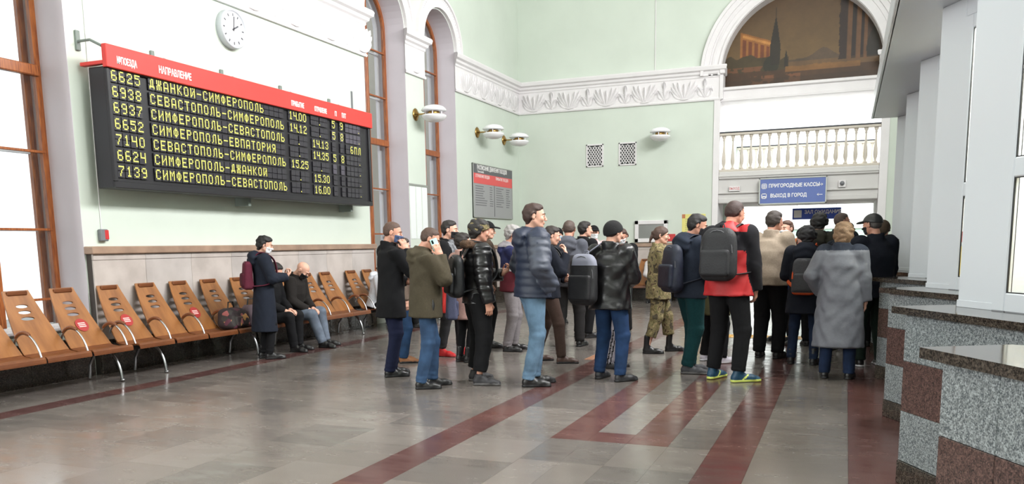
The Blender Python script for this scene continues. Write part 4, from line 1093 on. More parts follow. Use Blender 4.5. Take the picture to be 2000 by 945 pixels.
# ---- head template (centre of the head at the origin, facing +y), height about 0.23
def head_f(P, fem=False, noface=False):
    j = 0.92 if fem else 1.0
    d = ell(P, (0, -0.012, 0.03), (0.077, 0.097, 0.085))
    d = smin(d, ell(P, (0, 0.025, -0.035), (0.061 * j, 0.068, 0.078)), 0.03)
    d = smin(d, ell(P, (0, 0.062, -0.092), (0.028 * j, 0.026, 0.02)), 0.025)
    for s in (-1, 1):
        d = smin(d, rc(P, (s * 0.055, -0.005, -0.045), (s * 0.03, 0.05, -0.088), 0.018, 0.016), 0.02)
        d = smax(d, -ell(P, (s * 0.031, 0.104, 0.006), (0.017, 0.016, 0.011)), 0.012)
        d = smin(d, ell(P, (s * 0.031, 0.083, 0.004), (0.012, 0.011, 0.009)), 0.004)
        d = smin(d, rc(P, (s * 0.014, 0.094, 0.026), (s * 0.045, 0.082, 0.026), 0.007, 0.005), 0.012)
        d = smin(d, ell(P, (s * 0.04, 0.07, -0.025), (0.018, 0.016, 0.018)), 0.02)
        e = ell(P - s * np.clip(-(P[:, 1:2] + 0.008), -0.02, 0.03) * A_(0.35, 0, 0), (s * 0.083, -0.010, -0.004), (0.0115, 0.019, 0.032)); e = smax(e, -ell(P, (s * 0.094, -0.002, 0.0), (0.007, 0.010, 0.017)), 0.004)
        d = smin(d, e, 0.006)
        d = smin(d, ell(P, (s * 0.010, 0.104, -0.035), (0.008, 0.008, 0.007)), 0.006)
    d = smin(d, rc(P, (0, 0.090, 0.012), (0, 0.113, -0.030), 0.007, 0.0105), 0.01)
    d = smin(d, ell(P, (0, 0.092, -0.058), (0.021, 0.010, 0.006)), 0.005)
    d = smin(d, ell(P, (0, 0.090, -0.068), (0.019, 0.010, 0.006)), 0.004)
    d = smin(d, rc(P, (0, -0.028, -0.06), (0, -0.045, -0.19), 0.052 * j, 0.056 * j), 0.03)
    return d
def cran(P, t): return smin(ell(P, (0, -0.012, 0.03), (0.077 + t, 0.097 + t, 0.085 + t)), ell(P, (0, -0.02, -0.01), (0.07 + t, 0.075 + t, 0.07 + t)), 0.03)
def lump(P, a, f=60): return a * (np.sin(P[:, 0] * f + 3 * np.sin(P[:, 2] * f * .7)) + np.sin(P[:, 1] * f * 1.1 + P[:, 2] * f * .8) + np.sin(P[:, 2] * f * 1.3 + 1.3)) / 2
def hair_f(P, style):
    x, y, z = P.T
    if style in ('short', 'thick', 'crop'):
        t, ln, nape = {'short': (0.014, 0.03, -0.085), 'thick': (0.024, 0.028, -0.095), 'crop': (0.007, 0.035, -0.06)}[style]
        top_ = z - (0.056 + 0.012 * np.cos(x * 38))                                   # front hairline
        low = nape + (-0.018 - nape) * np.clip((y + 0.055) / 0.05, 0, 1)              # nape rising to the sideburn
        side = np.minimum((0.020 - y) * 0.9, z - low)
        c = np.maximum(top_, side)
        tt = -0.004 + (t + 0.004) * np.clip(c / ln, 0, 1) ** 0.55
        d = np.maximum(np.minimum(cran(P, 0.0), head_f(P) + 0.001) - tt + lump(P, t * 0.22, 75), -c)
        for s_ in (-1, 1): d = smax(d, -ell(P, (s_ * 0.086, -0.008, -0.006), (0.022, 0.021, 0.034)), 0.004)
        return d
    if style == 'bob':
        d = smin(cran(P, 0.026), ell(P, (0, -0.035, -0.045), (0.092, 0.085, 0.085)), 0.04) + lump(P, 0.006, 70)
        return smax(d, -(z - (-0.075 + 1.35 * y)) * 0.6, 0.012)
    if style == 'pony':
        d = smax(cran(P, 0.014) + lump(P, 0.003), -(z - (-0.02 + 0.9 * y)) * 0.74, 0.01)
        return smin(d, rc(P, (0, -0.115, 0.03), (0, -0.15, -0.10), 0.028, 0.016) + lump(P, 0.004), 0.012)
    if style == 'long':
        d = smin(cran(P, 0.022), ell(P, (0, -0.06, -0.10), (0.095, 0.06, 0.14)), 0.05) + lump(P, 0.006)
        return smax(d, -(z - (-0.3 + 4.2 * y)) * 0.23, 0.012)
    if style == 'beanie':
        d = smax(cran(P, 0.02) + 0.0015 * np.sin(np.arctan2(x, y) * 46), -(z - (-0.005 + 0.42 * y)), 0.012)
        return d
    if style in ('cap', 'visorcap'):
        d = smax(cran(P, 0.018), -(z - (0.028 + 0.18 * y)), 0.006)
        br = np.maximum(ell(P, (0, 0.10, 0.042), (0.075, 0.085, 0.02)), -ell(P, (0, 0.085, 0.025), (0.09, 0.10, 0.022)))
        return smin(d, br, 0.006)
def mask_f(P):
    x, y, z = P.T
    d = head_f(P) - 0.005
    return np.maximum(np.maximum(d, np.abs(z + 0.060) - 0.042), 0.034 - y)
_tpl = {}
def tpl(key, f, lo, hi, h):
    if key not in _tpl: _tpl[key] = surface(f, lo, hi, h)
    return _tpl[key]
# ---- hand template: wrist at origin, fingers along +z, palm faces +y, thumb towards +x
def hand_f(P, curl):
    d = rbox(P, (0, 0, 0.05), (0.038, 0.014, 0.048), 0.013)
    d = smin(d, rc(P, (0, 0, -0.03), (0, 0, 0.02), 0.024, 0.026), 0.02)
    d = smin(d, ell(P, (0.022, 0.008, 0.035), (0.018, 0.014, 0.03)), 0.012)
    for i, (xo, l) in enumerate(((0.029, 0.9), (0.010, 1.0), (-0.010, 0.93), (-0.029, 0.75))):
        p = np.array([xo, 0.0, 0.092 - abs(xo) * 0.12]); ang = curl * 0.45 + 0.06 * i; sp = xo * 1.2
        for k, L in enumerate((0.04, 0.027, 0.021)):
            q = p + L * l * np.array([sp * 0.6, math.sin(ang), math.cos(ang)])
            d = smin(d, rc(P, p, q, 0.0095 - 0.001 * k, 0.0088 - 0.001 * k), 0.004); p = q; ang += curl * 0.75
    p = np.array([0.034, 0.006, 0.028]); q = p + np.array([0.022, 0.014, 0.032]); r = q + np.array([0.002 - 0.012 * curl, 0.008 + 0.014 * curl, 0.028])
    d = smin(d, rc(P, p, q, 0.013, 0.0105), 0.01); d = smin(d, rc(P, q, r, 0.0105, 0.0085), 0.004)
    return d
def hand_tpl(curl, h=0.0055): return tpl(('hand', curl), lambda P: hand_f(P, curl), (-0.06, -0.06, -0.05), (0.08, 0.12, 0.21), h)

M_SKIN = mat('skin_fair', (214, 164, 142), 0.5, var=0.04, scale=30)
M_SKIN2 = mat('skin_ruddy', (200, 146, 124), 0.5, var=0.04, scale=30)
M_SHOE_SOLE_B = mat('sole_black', (26, 26, 28), 0.6)
def cloth(name, c, rough=0.9, **k):
    if name in _mats: return _mats[name]
    g_ = 0.82 if max(c) < 130 else 0.92
    return mat(name, tuple(v * g_ for v in c), rough, spec=0.25, var=k.pop('var', 0.08), scale=k.pop('scale', 60), bump=k.pop('bump', 0.25), bscale=k.pop('bscale', 220), **k)

def npmesh(name, V, Q, mats, idx=None, smooth=True):
    me = bpy.data.meshes.new(name)
    me.vertices.add(len(V)); me.vertices.foreach_set('co', np.ascontiguousarray(V, np.float32).ravel())
    me.loops.add(Q.size); me.loops.foreach_set('vertex_index', Q.ravel().astype(np.int32))
    me.polygons.add(len(Q)); me.polygons.foreach_set('loop_start', np.arange(0, Q.size, 4, dtype=np.int32))
    me.update(calc_edges=True)
    for m in (mats if isinstance(mats, (list, tuple)) else [mats]): me.materials.append(m)
    if idx is not None: me.polygons.foreach_set('material_index', idx.astype(np.int32))
    me.polygons.foreach_set('use_smooth', np.ones(len(Q), bool))
    me.validate(); me.update(); return me
def cat(parts):
    V = []; Q = []; o = 0
    for v, q in parts: V.append(v); Q.append(q + o); o += len(v)
    return np.concatenate(V), np.concatenate(Q)
def ik(S, W, l1, l2, pole):
    S = np.array(S, float); W = np.array(W, float); d = W - S; D = np.linalg.norm(d)
    D2 = min(D, (l1 + l2) * 0.995); W = S + d / D * D2; d = d / D
    a = (l1 * l1 - l2 * l2 + D2 * D2) / (2 * D2); hgt = math.sqrt(max(l1 * l1 - a * a, 0))
    p = np.array(pole, float); p -= d * (p @ d); p /= np.linalg.norm(p) + 1e-9
    return S + d * a + p * hgt, W

# arm presets for the right arm (x > 0): wrist, elbow pole, hand direction, palm normal, curl
ARM = {
 'hang': ((0.275, 0.04, 0.845), (0.3, -1, 0), (0.02, 0.12, -1), (-1, 0, 0), 0.8),
 'hang_front': ((0.235, 0.12, 0.86), (0.5, -1, 0), (-0.1, 0.3, -1), (-1, 0, 0), 0.8),
 'pocket': ((0.215, 0.115, 0.99), (1, -1, 0.1), (-0.35, 0.25, -1), (-1, 0, 0), 0.6),
 'ear': ((0.155, 0.13, 1.45), (0.25, -0.05, -1), (-0.15, -0.38, 1), (-1, -0.1, 0), 1.1),
 'read': ((0.09, 0.30, 1.18), (0.8, -0.6, -1), (-0.3, 0.7, 0.6), (-0.3, -0.5, 0.8), 1.2),
 'front': ((0.07, 0.22, 1.08), (1, -0.5, -0.6), (-0.8, 0.5, 0.1), (-0.2, -1, 0.2), 0.9),
 'strap': ((0.13, 0.17, 1.30), (1, -0.3, -1), (-0.3, 0.1, 1), (0, -1, 0), 1.3),
 'mouth': ((0.09, 0.20, 1.40), (0.4, 0.0, -1), (-0.4, -0.1, 1), (-0.2, -1, 0.2), 1.0),
 'lap': ((0.09, 0.30, 1.10), (1, -0.8, -0.4), (-0.3, 1, 0), (-0.2, 0, -1), 0.8),
}
pcount = [0]
def person(label, pos, az, h=1.75, w=1.0, skin=None, head=(0, 0), hair='short', haircol=(60, 42, 34), top=None, legs=None, shoes=None, armR='hang', armL='hang',
           feet=((-0.11, 0.0, -8), (0.11, 0.02, 8)), fem=False, hat=None, maskcol=None, lean=0.03, vox=1.0, sit=None, extras=None, hand_r=None, group='people queuing in the hall', bald=False):
    """az: facing azimuth in degrees, 0 = down the hall (+y), 90 = towards the ticket counters (+x)"""
    pcount[0] += 1; seed = pcount[0]
    s = h / 1.75; skin = skin or M_SKIN; T = dict(kind='jacket', hem=0.84, bulk=0.02, flare=0.0, mat=None, fold=0.004, quilt=0, collar=True, hood=None, sleeve=True, colorf=None, mats=None)
    T.update(top or {}); Lg = dict(w=1.0, mat=None, cuff=0.085, colorf=None, mats=None, fold=0.004); Lg.update(legs or {})
    Sh = dict(mat=M_BLACK, sole=M_SHOE_SOLE_B, boot=0.0, size=1.0, solez=0.022); Sh.update(shoes or {})
    rotz = -math.radians(az)
    root = thing('person', label, 'person', (pos[0], pos[1], 0), rotz, group)
    # joints (1.75 m figure)
    if sit: pz = sit.get('z', 0.50); pelvis = np.array([0, 0, pz]); lean = sit.get('lean', 0.1)
    else: pelvis = np.array([0, 0, 0.95])
    RU = rotm(0, lean, 0)                      # upper body leans forward about the pelvis
    def up(V): return (np.asarray(V, float) - (0, 0, 0.95)) @ RU.T + pelvis
    def upd(v): return RU @ np.asarray(v, float)
    S_ = {1: (0.178, -0.012, 1.425), -1: (-0.178, -0.012, 1.425)}
    arms = {}
    for sd, nm in ((1, armR), (-1, armL)):
        a = ARM[nm] if isinstance(nm, str) else nm
        m = np.array([sd, 1, 1]); E, Wr = ik(S_[sd], np.array(a[0]) * m, 0.285, 0.255, np.array(a[1]) * m)
        arms[sd] = (E, Wr, np.array(a[2], float) * m, np.array(a[3], float) * m, a[4], nm)
    # legs in person space
    legsj = {}
    for sd, ft in ((-1, feet[0]), (1, feet[1])):
        hip = pelvis + np.array([sd * 0.088, 0, -0.02]); ank = np.array([ft[0], ft[1] - 0.03, 0.085])
        yaw = math.radians(-ft[2]); fw = np.array([-math.sin(yaw), math.cos(yaw), 0])
        pole = fw + (np.array([sd * 0.1, 0, 1.5]) if sit else 0)
        K, A = ik(hip, ank, 0.43, 0.425, pole); legsj[sd] = (hip, K, A, yaw)
    # ---------------- body: head + neck + trunk + limbs + hands as one mesh
    hy, hp = math.radians(-head[0]), math.radians(head[1])
    RH = rotm(hy, hp); neck = np.array([0, -0.045, 1.50]); hc = neck + RH @ np.array([0, 0.045, 0.148])
    def headT(V): return up((V @ RH.T) + hc)
    hv, hq = tpl(('head', fem), lambda P: head_f(P, fem), (-0.11, -0.13, -0.17), (0.11, 0.14, 0.135), 0.0062)
    parts = [(headT(hv), hq)]
    for sd in (1, -1):
        E, Wr, D, N, curl, nm = arms[sd]
        if nm == 'pocket': continue
        v, q = hand_tpl(curl)
        D = D / np.linalg.norm(D); N = N - D * (N @ D); N /= np.linalg.norm(N); X = np.cross(N, D)
        # thumb side: towards the front / upwards for a natural hand
        B = np.stack([X, N, D], 1)
        vv = v.copy()
        if sd > 0: vv = vv * np.array([-1, 1, 1]); q = q[:, ::-1]
        parts.append((up(vv @ B.T + Wr), q))
    RUi = RU
    def body_f(P):
        Pu = ((P - pelvis.astype(np.float32)) @ RUi.astype(np.float32)) + A_(0, 0, 0.95)
        d = loft(Pu, [(0.88, .13, .09, 0), (1.05, .125, .09, 0), (1.25, .15, .10, 0), (1.40, .14, .08, -.01), (1.46, .08, .06, -.015)])
        d = smin(d, rc(Pu, (0, -0.02, 1.40), (0, -0.035, 1.53), 0.052, 0.05), 0.02)
        for sd in (1, -1):
            E, Wr = arms[sd][:2]
            d = smin(d, rc(Pu, S_[sd], E, 0.045, 0.036), 0.02); d = smin(d, rc(Pu, E, Wr, 0.037, 0.026), 0.01)
            hip, K, A, _ = legsj[sd]
            d = smin(d, rc(P, hip, K, 0.07, 0.045), 0.02); d = smin(d, rc(P, K, A, 0.045, 0.034), 0.02)
        return d
    allp = [up(np.array([S_[1], S_[-1], arms[1][0], arms[-1][0], arms[1][1], arms[-1][1]])), np.array([j for L in legsj.values() for j in L[:3]]), up(np.array([[0, 0, 1.56], [0, 0, 0.9]]))]
    allp = np.concatenate(allp); lo = allp.min(0) - 0.12; hi = allp.max(0) + 0.08
    parts.append(surface(body_f, lo, hi, 0.021 * vox))
    V, Q = cat(parts); link('body', npmesh('body', V * s, Q, skin), root)
    def piece(name, V, Q, m, par=root, idx=None): return link(name, npmesh(name, V * s, Q, m, idx), par)
    # eyes and brows, only where a face can be seen
    if maskcol != 'none':
        mb = MB()
        for sd in (-1, 1):
            c = headT(np.array([[sd * 0.031, 0.0925, 0.004]]))[0] * s
            mb.lathe([(0.0, -0.006), (0.0055, -0.003), (0.0065, 0), (0.0055, 0.003), (0, 0.006)], 8, 0, Matrix.Translation(c))
            a, b = headT(np.array([[sd * 0.014, 0.102, 0.026], [sd * 0.047, 0.087, 0.028]])) * s; mb.tube([a, (a + b) / 2 + np.array([0, 0, 0.003]), b], 0.0022, 5)
        mb.build('eyes', mat('eye_dark', (50, 38, 34), 0.3), root)
    if hair:
        key = ('hair', hair)
        v, q = tpl(key, lambda P: hair_f(P, hair), (-0.13, -0.2, -0.26), (0.13, 0.15, 0.17), 0.0075)
        piece('hair', headT(v), q, mat('hair_%d_%d_%d' % haircol, tuple(v * 0.85 for v in haircol), 0.6, var=0.25, scale=90, bump=0.5, bscale=160))
    if hat:
        st, hm = hat
        v, q = tpl(('hat', st), lambda P: hair_f(P, st), (-0.13, -0.14, -0.08), (0.13, 0.22, 0.17), 0.0065)
        piece('cap' if 'cap' in st else 'knitted_hat', headT(v), q, hm)
    if maskcol and maskcol != 'none':
        v, q = tpl('mask', mask_f, (-0.1, -0.02, -0.13), (0.1, 0.14, 0.0), 0.006)
        fm = piece('face_mask', headT(v), q, maskcol)
        mb = MB()
        for sd in (-1, 1):
            e = headT(np.array([[sd * 0.066, 0.03, -0.035], [sd * 0.084, -0.01, -0.01], [sd * 0.083, -0.022, 0.012]])) * s; mb.tube(list(e), 0.0018, 4)
        mb.build('ear_loop', maskcol, fm)
    # ---------------- trousers
    lw = Lg['w']
    def leg_f(P):
        ds = []
        for sd in (1, -1):
            hip, K, A, _ = legsj[sd]
            d1 = rc(P, hip + np.array([0, -0.005, 0]), K, 0.104 * lw, 0.075 * lw); d2 = rc(P, K, A + np.array([0, 0, 0]), 0.075 * lw, 0.058 * lw + 0.005)
            d = smin(d1, d2, 0.03)
            dA = np.linalg.norm(P - A.astype(np.float32), axis=1); dK = np.linalg.norm(P - K.astype(np.float32), axis=1)
            d = d + 0.004 * np.sin(P[:, 2] * 120 + 14 * P[:, 0]) * np.exp(-(dA / 0.13) ** 2) + 0.003 * np.sin(P[:, 2] * 90 - 20 * P[:, 0]) * np.exp(-(dK / 0.12) ** 2)
            ax = (A - K) / np.linalg.norm(A - K); cutz = (P - (A - ax * (Lg['cuff'] - 0.085 - 0.012)).astype(np.float32)) @ ax.astype(np.float32)
            ds.append(smax(d, cutz, 0.008))
        d = np.minimum(ds[0], ds[1])
        Pu = ((P - pelvis.astype(np.float32)) @ RUi.astype(np.float32)) + A_(0, 0, 0.95)
        pel = loft(Pu, [(0.80, .15, .105, 0), (0.9, .172 * lw ** .5, .12, -.005), (1.02, .155, .11, 0), (1.10, .145, .10, 0)])
        if sit: pel = smax(pel, 0.86 - Pu[:, 2], 0.04)
        d = smin(d, smax(pel, 0.84 - Pu[:, 2], 0.05), 0.045)
        return d + Lg['fold'] * folds(P, seed) * 0.6
    jl = np.array([j for L in legsj.values() for j in L[:3]]); lo = np.minimum(jl.min(0), pelvis) - 0.15; hi = np.maximum(jl.max(0), pelvis + (0, 0, 0.1)) + 0.16; lo[2] = max(lo[2], 0.03)
    v, q = surface(leg_f, lo, hi, 0.0135 * vox)
    idx = None
    if Lg['colorf'] is not None: idx = Lg['colorf'](v[q].mean(1), legsj)
    piece('trousers', v, q, Lg['mats'] or Lg['mat'], idx=idx)
    # ---------------- shoes
    zs = Sh['size']
    def shoe_f(P):
        d = rc(P, (0, -0.055, 0.045), (0, 0.10, 0.034), 0.038, 0.040)
        d = smin(d, rc(P, (0.004, 0.10, 0.034), (0.002, 0.165, 0.026), 0.040, 0.028), 0.02)
        d = smin(d, rc(P, (0, -0.045, 0.05), (0, -0.03, 0.10 + Sh['boot']), 0.040, 0.044), 0.02)
        d = smin(d, rc(P, (0, 0.03, 0.06), (0, -0.015, 0.09), 0.028, 0.034), 0.02)
        d = d + 0.0018 * np.sin(P[:, 1] * 130) * np.exp(-((P[:, 1] - 0.04) / 0.05) ** 2) * (P[:, 2] > 0.06)
        sole = np.maximum(np.maximum(rc(P * A_(1, 1, 0), (0, -0.055, 0), (0, 0.16, 0), 0.043, 0.038), P[:, 2] - Sh['solez']), -P[:, 2] + 0.002)
        d = np.maximum(d, 0.004 - P[:, 2]); d = smin(d, sole, 0.004)
        return smax(d, P[:, 2] - 0.125 - Sh['boot'], 0.01)
    v, q = surface(shoe_f, (-0.06, -0.11, -0.005), (0.06, 0.21, 0.14 + Sh['boot']), 0.0095)
    for sd, ft in ((-1, feet[0]), (1, feet[1])):
        yaw = legsj[sd][3]; Rz = rotm(yaw); vv = v.copy(); vv[:, :2] *= zs
        A = legsj[sd][2]
        vv = vv @ Rz.T + np.array([A[0], A[1], 0]) + Rz @ np.array([0, 0.03, 0])
        cz = v[q].mean(1); ii = (cz[:, 2] < Sh['solez'] + 0.002).astype(int)
        if Sh.get('patch'): ii[(cz[:, 2] > 0.03) & (cz[:, 2] < 0.075) & (np.abs(cz[:, 1] - 0.03 - (cz[:, 2] - 0.05) * 1.2) < 0.012)] = 1
        piece('shoe', vv, q, [Sh['mat'], Sh['sole']], idx=ii)
    # ---------------- top
    bk = T['bulk']; hem = T['hem']; fl = T['flare']
    def top_f(P):
        st = [(1.46, .10 + bk * .3, .075 + bk * .3, -.012), (1.41, .165 + bk * .6, .098 + bk, -.012), (1.28, .176 * w + bk, .118 * w ** 1.5 + bk, 0), (1.12, .158 * w + bk, .112 * w ** 2 + bk, .003), (0.98, .165 * w + bk, .118 * w ** 2 + bk, 0), (0.88, .178 * w + bk, .124 * w + bk, 0)]
        if hem < 0.86: st.append((hem - 0.02, .182 * w + bk + fl, .132 * w + bk + fl, 0))
        d = smax(loft(P, st), hem - P[:, 2], 0.012)
        d = smin(d, rc(P, (-0.15, -0.015, 1.418), (0.15, -0.015, 1.418), 0.052 + bk * .5, 0.052 + bk * .5), 0.05)
        d = smin(d, rc(P, (0, -0.02, 1.42), (0, -0.035, 1.475), 0.07, 0.062 + bk * .3), 0.03)
        rs = np.sqrt(P[:, 2] * 0 + 1)
        for sd in (1, -1):
            E, Wr = arms[sd][:2]
            a1 = rc(P, S_[sd], E, 0.064 + bk * .9, 0.05 + bk * .8); a2 = rc(P, E, Wr, 0.051 + bk * .8, 0.038 + bk * .7)
            dE = np.linalg.norm(P - E.astype(np.float32), axis=1)
            arm = smin(a1, a2, 0.02) + 0.003 * np.sin(P[:, 2] * 110 + 60 * P[:, 1]) * np.exp(-(dE / 0.1) ** 2)
            if not T['sleeve']:
                ax = (E - np.array(S_[sd])) / np.linalg.norm(E - np.array(S_[sd])); arm = smax(a1, (P - (np.array(S_[sd]) + ax * 0.17).astype(np.float32)) @ ax.astype(np.float32), 0.01)
            else:
                ax = (Wr - E) / np.linalg.norm(Wr - E); arm = smax(arm, (P - (Wr + ax * 0.005).astype(np.float32)) @ ax.astype(np.float32), 0.012)
            if T['quilt']: arm = arm - 0.007 * np.abs(np.sin(((P - np.array(S_[sd], np.float32)) @ ((E - np.array(S_[sd])) / 0.285).astype(np.float32)) * PI / 0.062))
            d = smin(d, arm, 0.022)
        if T['quilt']: d = d - 0.008 * np.abs(np.sin(P[:, 2] * PI / T['quilt']))
        if T['collar']:
            r = np.sqrt(P[:, 0] ** 2 + (P[:, 1] + 0.028) ** 2); c = np.maximum(np.abs(r - 0.073 - bk * .2) - 0.011, np.abs(P[:, 2] - 1.487 - 0.15 * (-P[:, 1])) - 0.045)
            d = smin(d, c, 0.02)
        if T['hood']:
            hh = T['hood']
            hd_ = smin(rc(P, (-0.09, 0.02, 1.465), (-0.05, -0.115, 1.49), 0.026, 0.038 * hh), rc(P, (-0.05, -0.115, 1.49), (0.05, -0.115, 1.49), 0.038 * hh, 0.038 * hh), 0.02)
            hd_ = smin(hd_, rc(P, (0.05, -0.115, 1.49), (0.09, 0.02, 1.465), 0.038 * hh, 0.026), 0.02)
            hd_ = smin(hd_, ell(P, (0, -0.135 - bk * .5, 1.425), (0.115 * hh, 0.05 * hh, 0.10 * hh)), 0.04)
            hd_ = hd_ + 0.006 * np.sin(P[:, 2] * 70 + 25 * np.abs(P[:, 0]))
            d = smin(d, hd_, 0.03)
        return d + T['fold'] * folds(P, seed)
    aj = np.array([S_[1], S_[-1], arms[1][0], arms[-1][0], arms[1][1], arms[-1][1]])
    lo = np.minimum(aj.min(0) - 0.11, (-0.3, -0.26, hem - 0.03)); hi = np.maximum(aj.max(0) + 0.11, (0.3, 0.24 + fl, 1.58))
    v, q = surface(top_f, lo, hi, 0.0125 * vox)
    idx = None
    if T['colorf'] is not None: idx = T['colorf'](v[q].mean(1), arms, S_)
    nm = T['kind']
    piece(nm, up(v), q, T['mats'] or T['mat'], idx=idx)
    ctx = dict(root=root, s=s, up=up, headT=headT, arms=arms, bk=bk, w=w, rotz=rotz, pos=pos, seed=seed, legs=legsj, piece=piece, RU=RU)
    # front zip
    if T.get('zip'):
        pts = [(0, 0, 0)]
        zz = np.linspace(hem + 0.02, 1.44, 9); P0 = []
        for z in zz:
            ys = np.linspace(0.02, 0.35, 60); dd = top_f(np.stack([np.zeros(60), ys, np.full(60, z)], 1).astype(np.float32)); k = np.argmax(dd > 0); P0.append((0, ys[k], z))
        MB().tube([Vector(p) for p in up(np.array(P0)) * s], 0.005, 5).build('zip', T['zip'], root)
    if extras:
        for e in extras: e(ctx)
    return ctx
def world_of(ctx, V):
    """figure space (already scaled) to world"""
    c, s_ = math.cos(ctx['rotz']), math.sin(ctx['rotz']); V = np.asarray(V, float)
    return np.stack([V[:, 0] * c - V[:, 1] * s_ + ctx['pos'][0], V[:, 0] * s_ + V[:, 1] * c + ctx['pos'][1], V[:, 2]], 1)

def backpack(label, size=(0.30, 0.17, 0.46), z=1.20, m=None, m2=None, pocket=None, name='backpack', side=0.0, straps=(1, -1), tilt=0.0, gap=0.0, mp=None, loop=True, shape=0.07):
    """worn on the back; its own thing, straps are its parts"""
    def add(ctx):
        s = ctx['s']; back = -(0.125 * ctx['w'] ** 1.5 + ctx['bk']) - size[1] / 2 + 0.005 - gap
        base = np.array([[side, back, z - size[2] / 2]]); o3 = world_of(ctx, ctx['up'](base) * s)[0]
        t = thing(name, label, 'backpack', tuple(o3), ctx['rotz'] if not tilt else ctx['rotz'], 'backpacks worn in the queue')
        upo = ctx['up'](base)[0]
        def L(V): return (ctx['up'](V) - upo) * s       # figure's torso space -> thing space
        cx, cy, cz = side, back, z; sx, sy, sz = size[0] / 2, size[1] / 2, size[2] / 2
        def f(P):
            q = P - A_(cx, cy, cz)
            tp = 1 - 0.18 * np.clip(q[:, 2] / sz, 0, 1) ** 2
            qq = np.stack([q[:, 0] / tp, q[:, 1] / (0.82 + 0.18 * np.clip(-q[:, 2] / sz, -1, 1)), q[:, 2]], 1)
            d = rbox(qq, (0, 0, 0), (sx, sy, sz), min(shape, sy * 0.95))
            return d + 0.003 * folds(P, ctx['seed'] + 3, 0.8)
        v, q = surface(f, (cx - sx - .05, cy - sy - .06, cz - sz - .04), (cx + sx + .05, cy + sy + .05, cz + sz + .04), 0.013)
        cen = v[q].mean(1); idx = None
        if mp is not None: idx = mp(cen - np.array([cx, cy, cz]), sx, sy, sz).astype(int)
        link('pack', npmesh('pack', L(v), q, [m, m2 or m], idx), t)
        # front pocket and zips
        def g(P):
            q = P - A_(cx, cy - sy * 0.9, cz - sz * 0.32); return rbox(q, (0, 0, 0), (sx * 0.8, sy * 0.35, sz * 0.5), 0.028) + 0.002 * folds(P, 5)
        v, q = surface(g, (cx - sx, cy - sy * 1.6, cz - sz), (cx + sx, cy, cz + sz * .4), 0.012)
        link('front_pocket', npmesh('front_pocket', L(v), q, pocket or m2 or m), t)
        mb = MB(); arcp = [(cx + sx * 0.86 * math.cos(a), cy - sy * 0.55, cz + sz * 0.05 + sz * 0.86 * math.sin(a)) for a in np.linspace(0, PI, 13)]
        mb.tube([Vector(p) for p in L(np.array(arcp))], 0.004, 5); mb.build('zip', mat('zip_grey', (96, 96, 100), 0.4), t)
        for sd in straps:
            bk = ctx['bk']; yb = cy + sy
            P0 = [(cx + sd * 0.07, yb - 0.02, cz + sz * 0.85), (sd * 0.105, -0.08 - bk * .5, 1.475 + bk * .7), (sd * 0.11, 0.0, 1.492 + bk * .75), (sd * 0.115, 0.085 + bk, 1.43 + bk * .3), (sd * 0.125, 0.135 * ctx['w'] + bk, 1.30), (sd * 0.15, 0.115 * ctx['w'] + bk, 1.17), (sd * (0.185 + bk), 0.02, 1.08), (cx + sd * sx * 0.8, yb - 0.03, max(cz - sz * 0.75, 1.0))]
            # Catmull-Rom
            P0 = np.array(P0); out = []
            for i in range(len(P0) - 1):
                a = P0[max(i - 1, 0)]; b = P0[i]; c = P0[i + 1]; d = P0[min(i + 2, len(P0) - 1)]
                for u in np.linspace(0, 1, 5)[:-1]: out.append(0.5 * ((2 * b) + (-a + c) * u + (2 * a - 5 * b + 4 * c - d) * u * u + (-a + 3 * b - 3 * c + d) * u ** 3))
            out.append(P0[-1])
            MB().tube([Vector(p) for p in L(np.array(out))], 0.022, 8, flat=0.35, up=None).build('strap', m2 or m, t)
        if loop: MB().tube([Vector(p) for p in L(np.array([(cx - 0.03, yb - 0.03, cz + sz - 0.01), (cx - 0.02, yb - 0.03, cz + sz + 0.035), (cx + 0.02, yb - 0.03, cz + sz + 0.035), (cx + 0.03, yb - 0.03, cz + sz - 0.01)]))], 0.007, 6).build('grab_loop', m2 or m, t)
    return add
def phone(label, sd=1, m=None, size=(0.075, 0.155), off=(0, 0.03, 0.11), ear=True):
    def add(ctx):
        s = ctx['s']; E, Wr, D, N, curl, nm = ctx['arms'][sd]
        D = D / np.linalg.norm(D); N = N - D * (N @ D); N /= np.linalg.norm(N); X = np.cross(N, D)
        c = Wr + D * off[2] + N * off[1]
        w3 = world_of(ctx, ctx['up'](c[None]) * s)[0]
        t = thing('phone', label, 'phone', tuple(w3), 0, 'phones in hands')
        Rw = np.array(Matrix.Rotation(ctx['rotz'], 3, 'Z')) @ ctx['RU'] @ np.stack([X, N, D], 1)
        M4 = Matrix(Rw.tolist()).to_4x4()
        MB().bbox(-size[0] / 2, size[0] / 2, -0.005, 0.005, -size[1] / 2, size[1] / 2, 0.003, 0, M4).build('case', m, t)
        MB().bbox(-size[0] / 2 + 0.004, size[0] / 2 - 0.004, 0.005, 0.0062, -size[1] / 2 + 0.006, size[1] / 2 - 0.006, 0.0005, 0, M4).build('screen', mat('phone_screen', (16, 18, 22), 0.1), t)
        MB().bbox(-size[0] / 2 + 0.01, -size[0] / 2 + 0.03, -0.007, -0.005, size[1] / 2 - 0.05, size[1] / 2 - 0.012, 0.0008, 0, M4).build('camera', mat('phone_screen', 0), t)
    return add
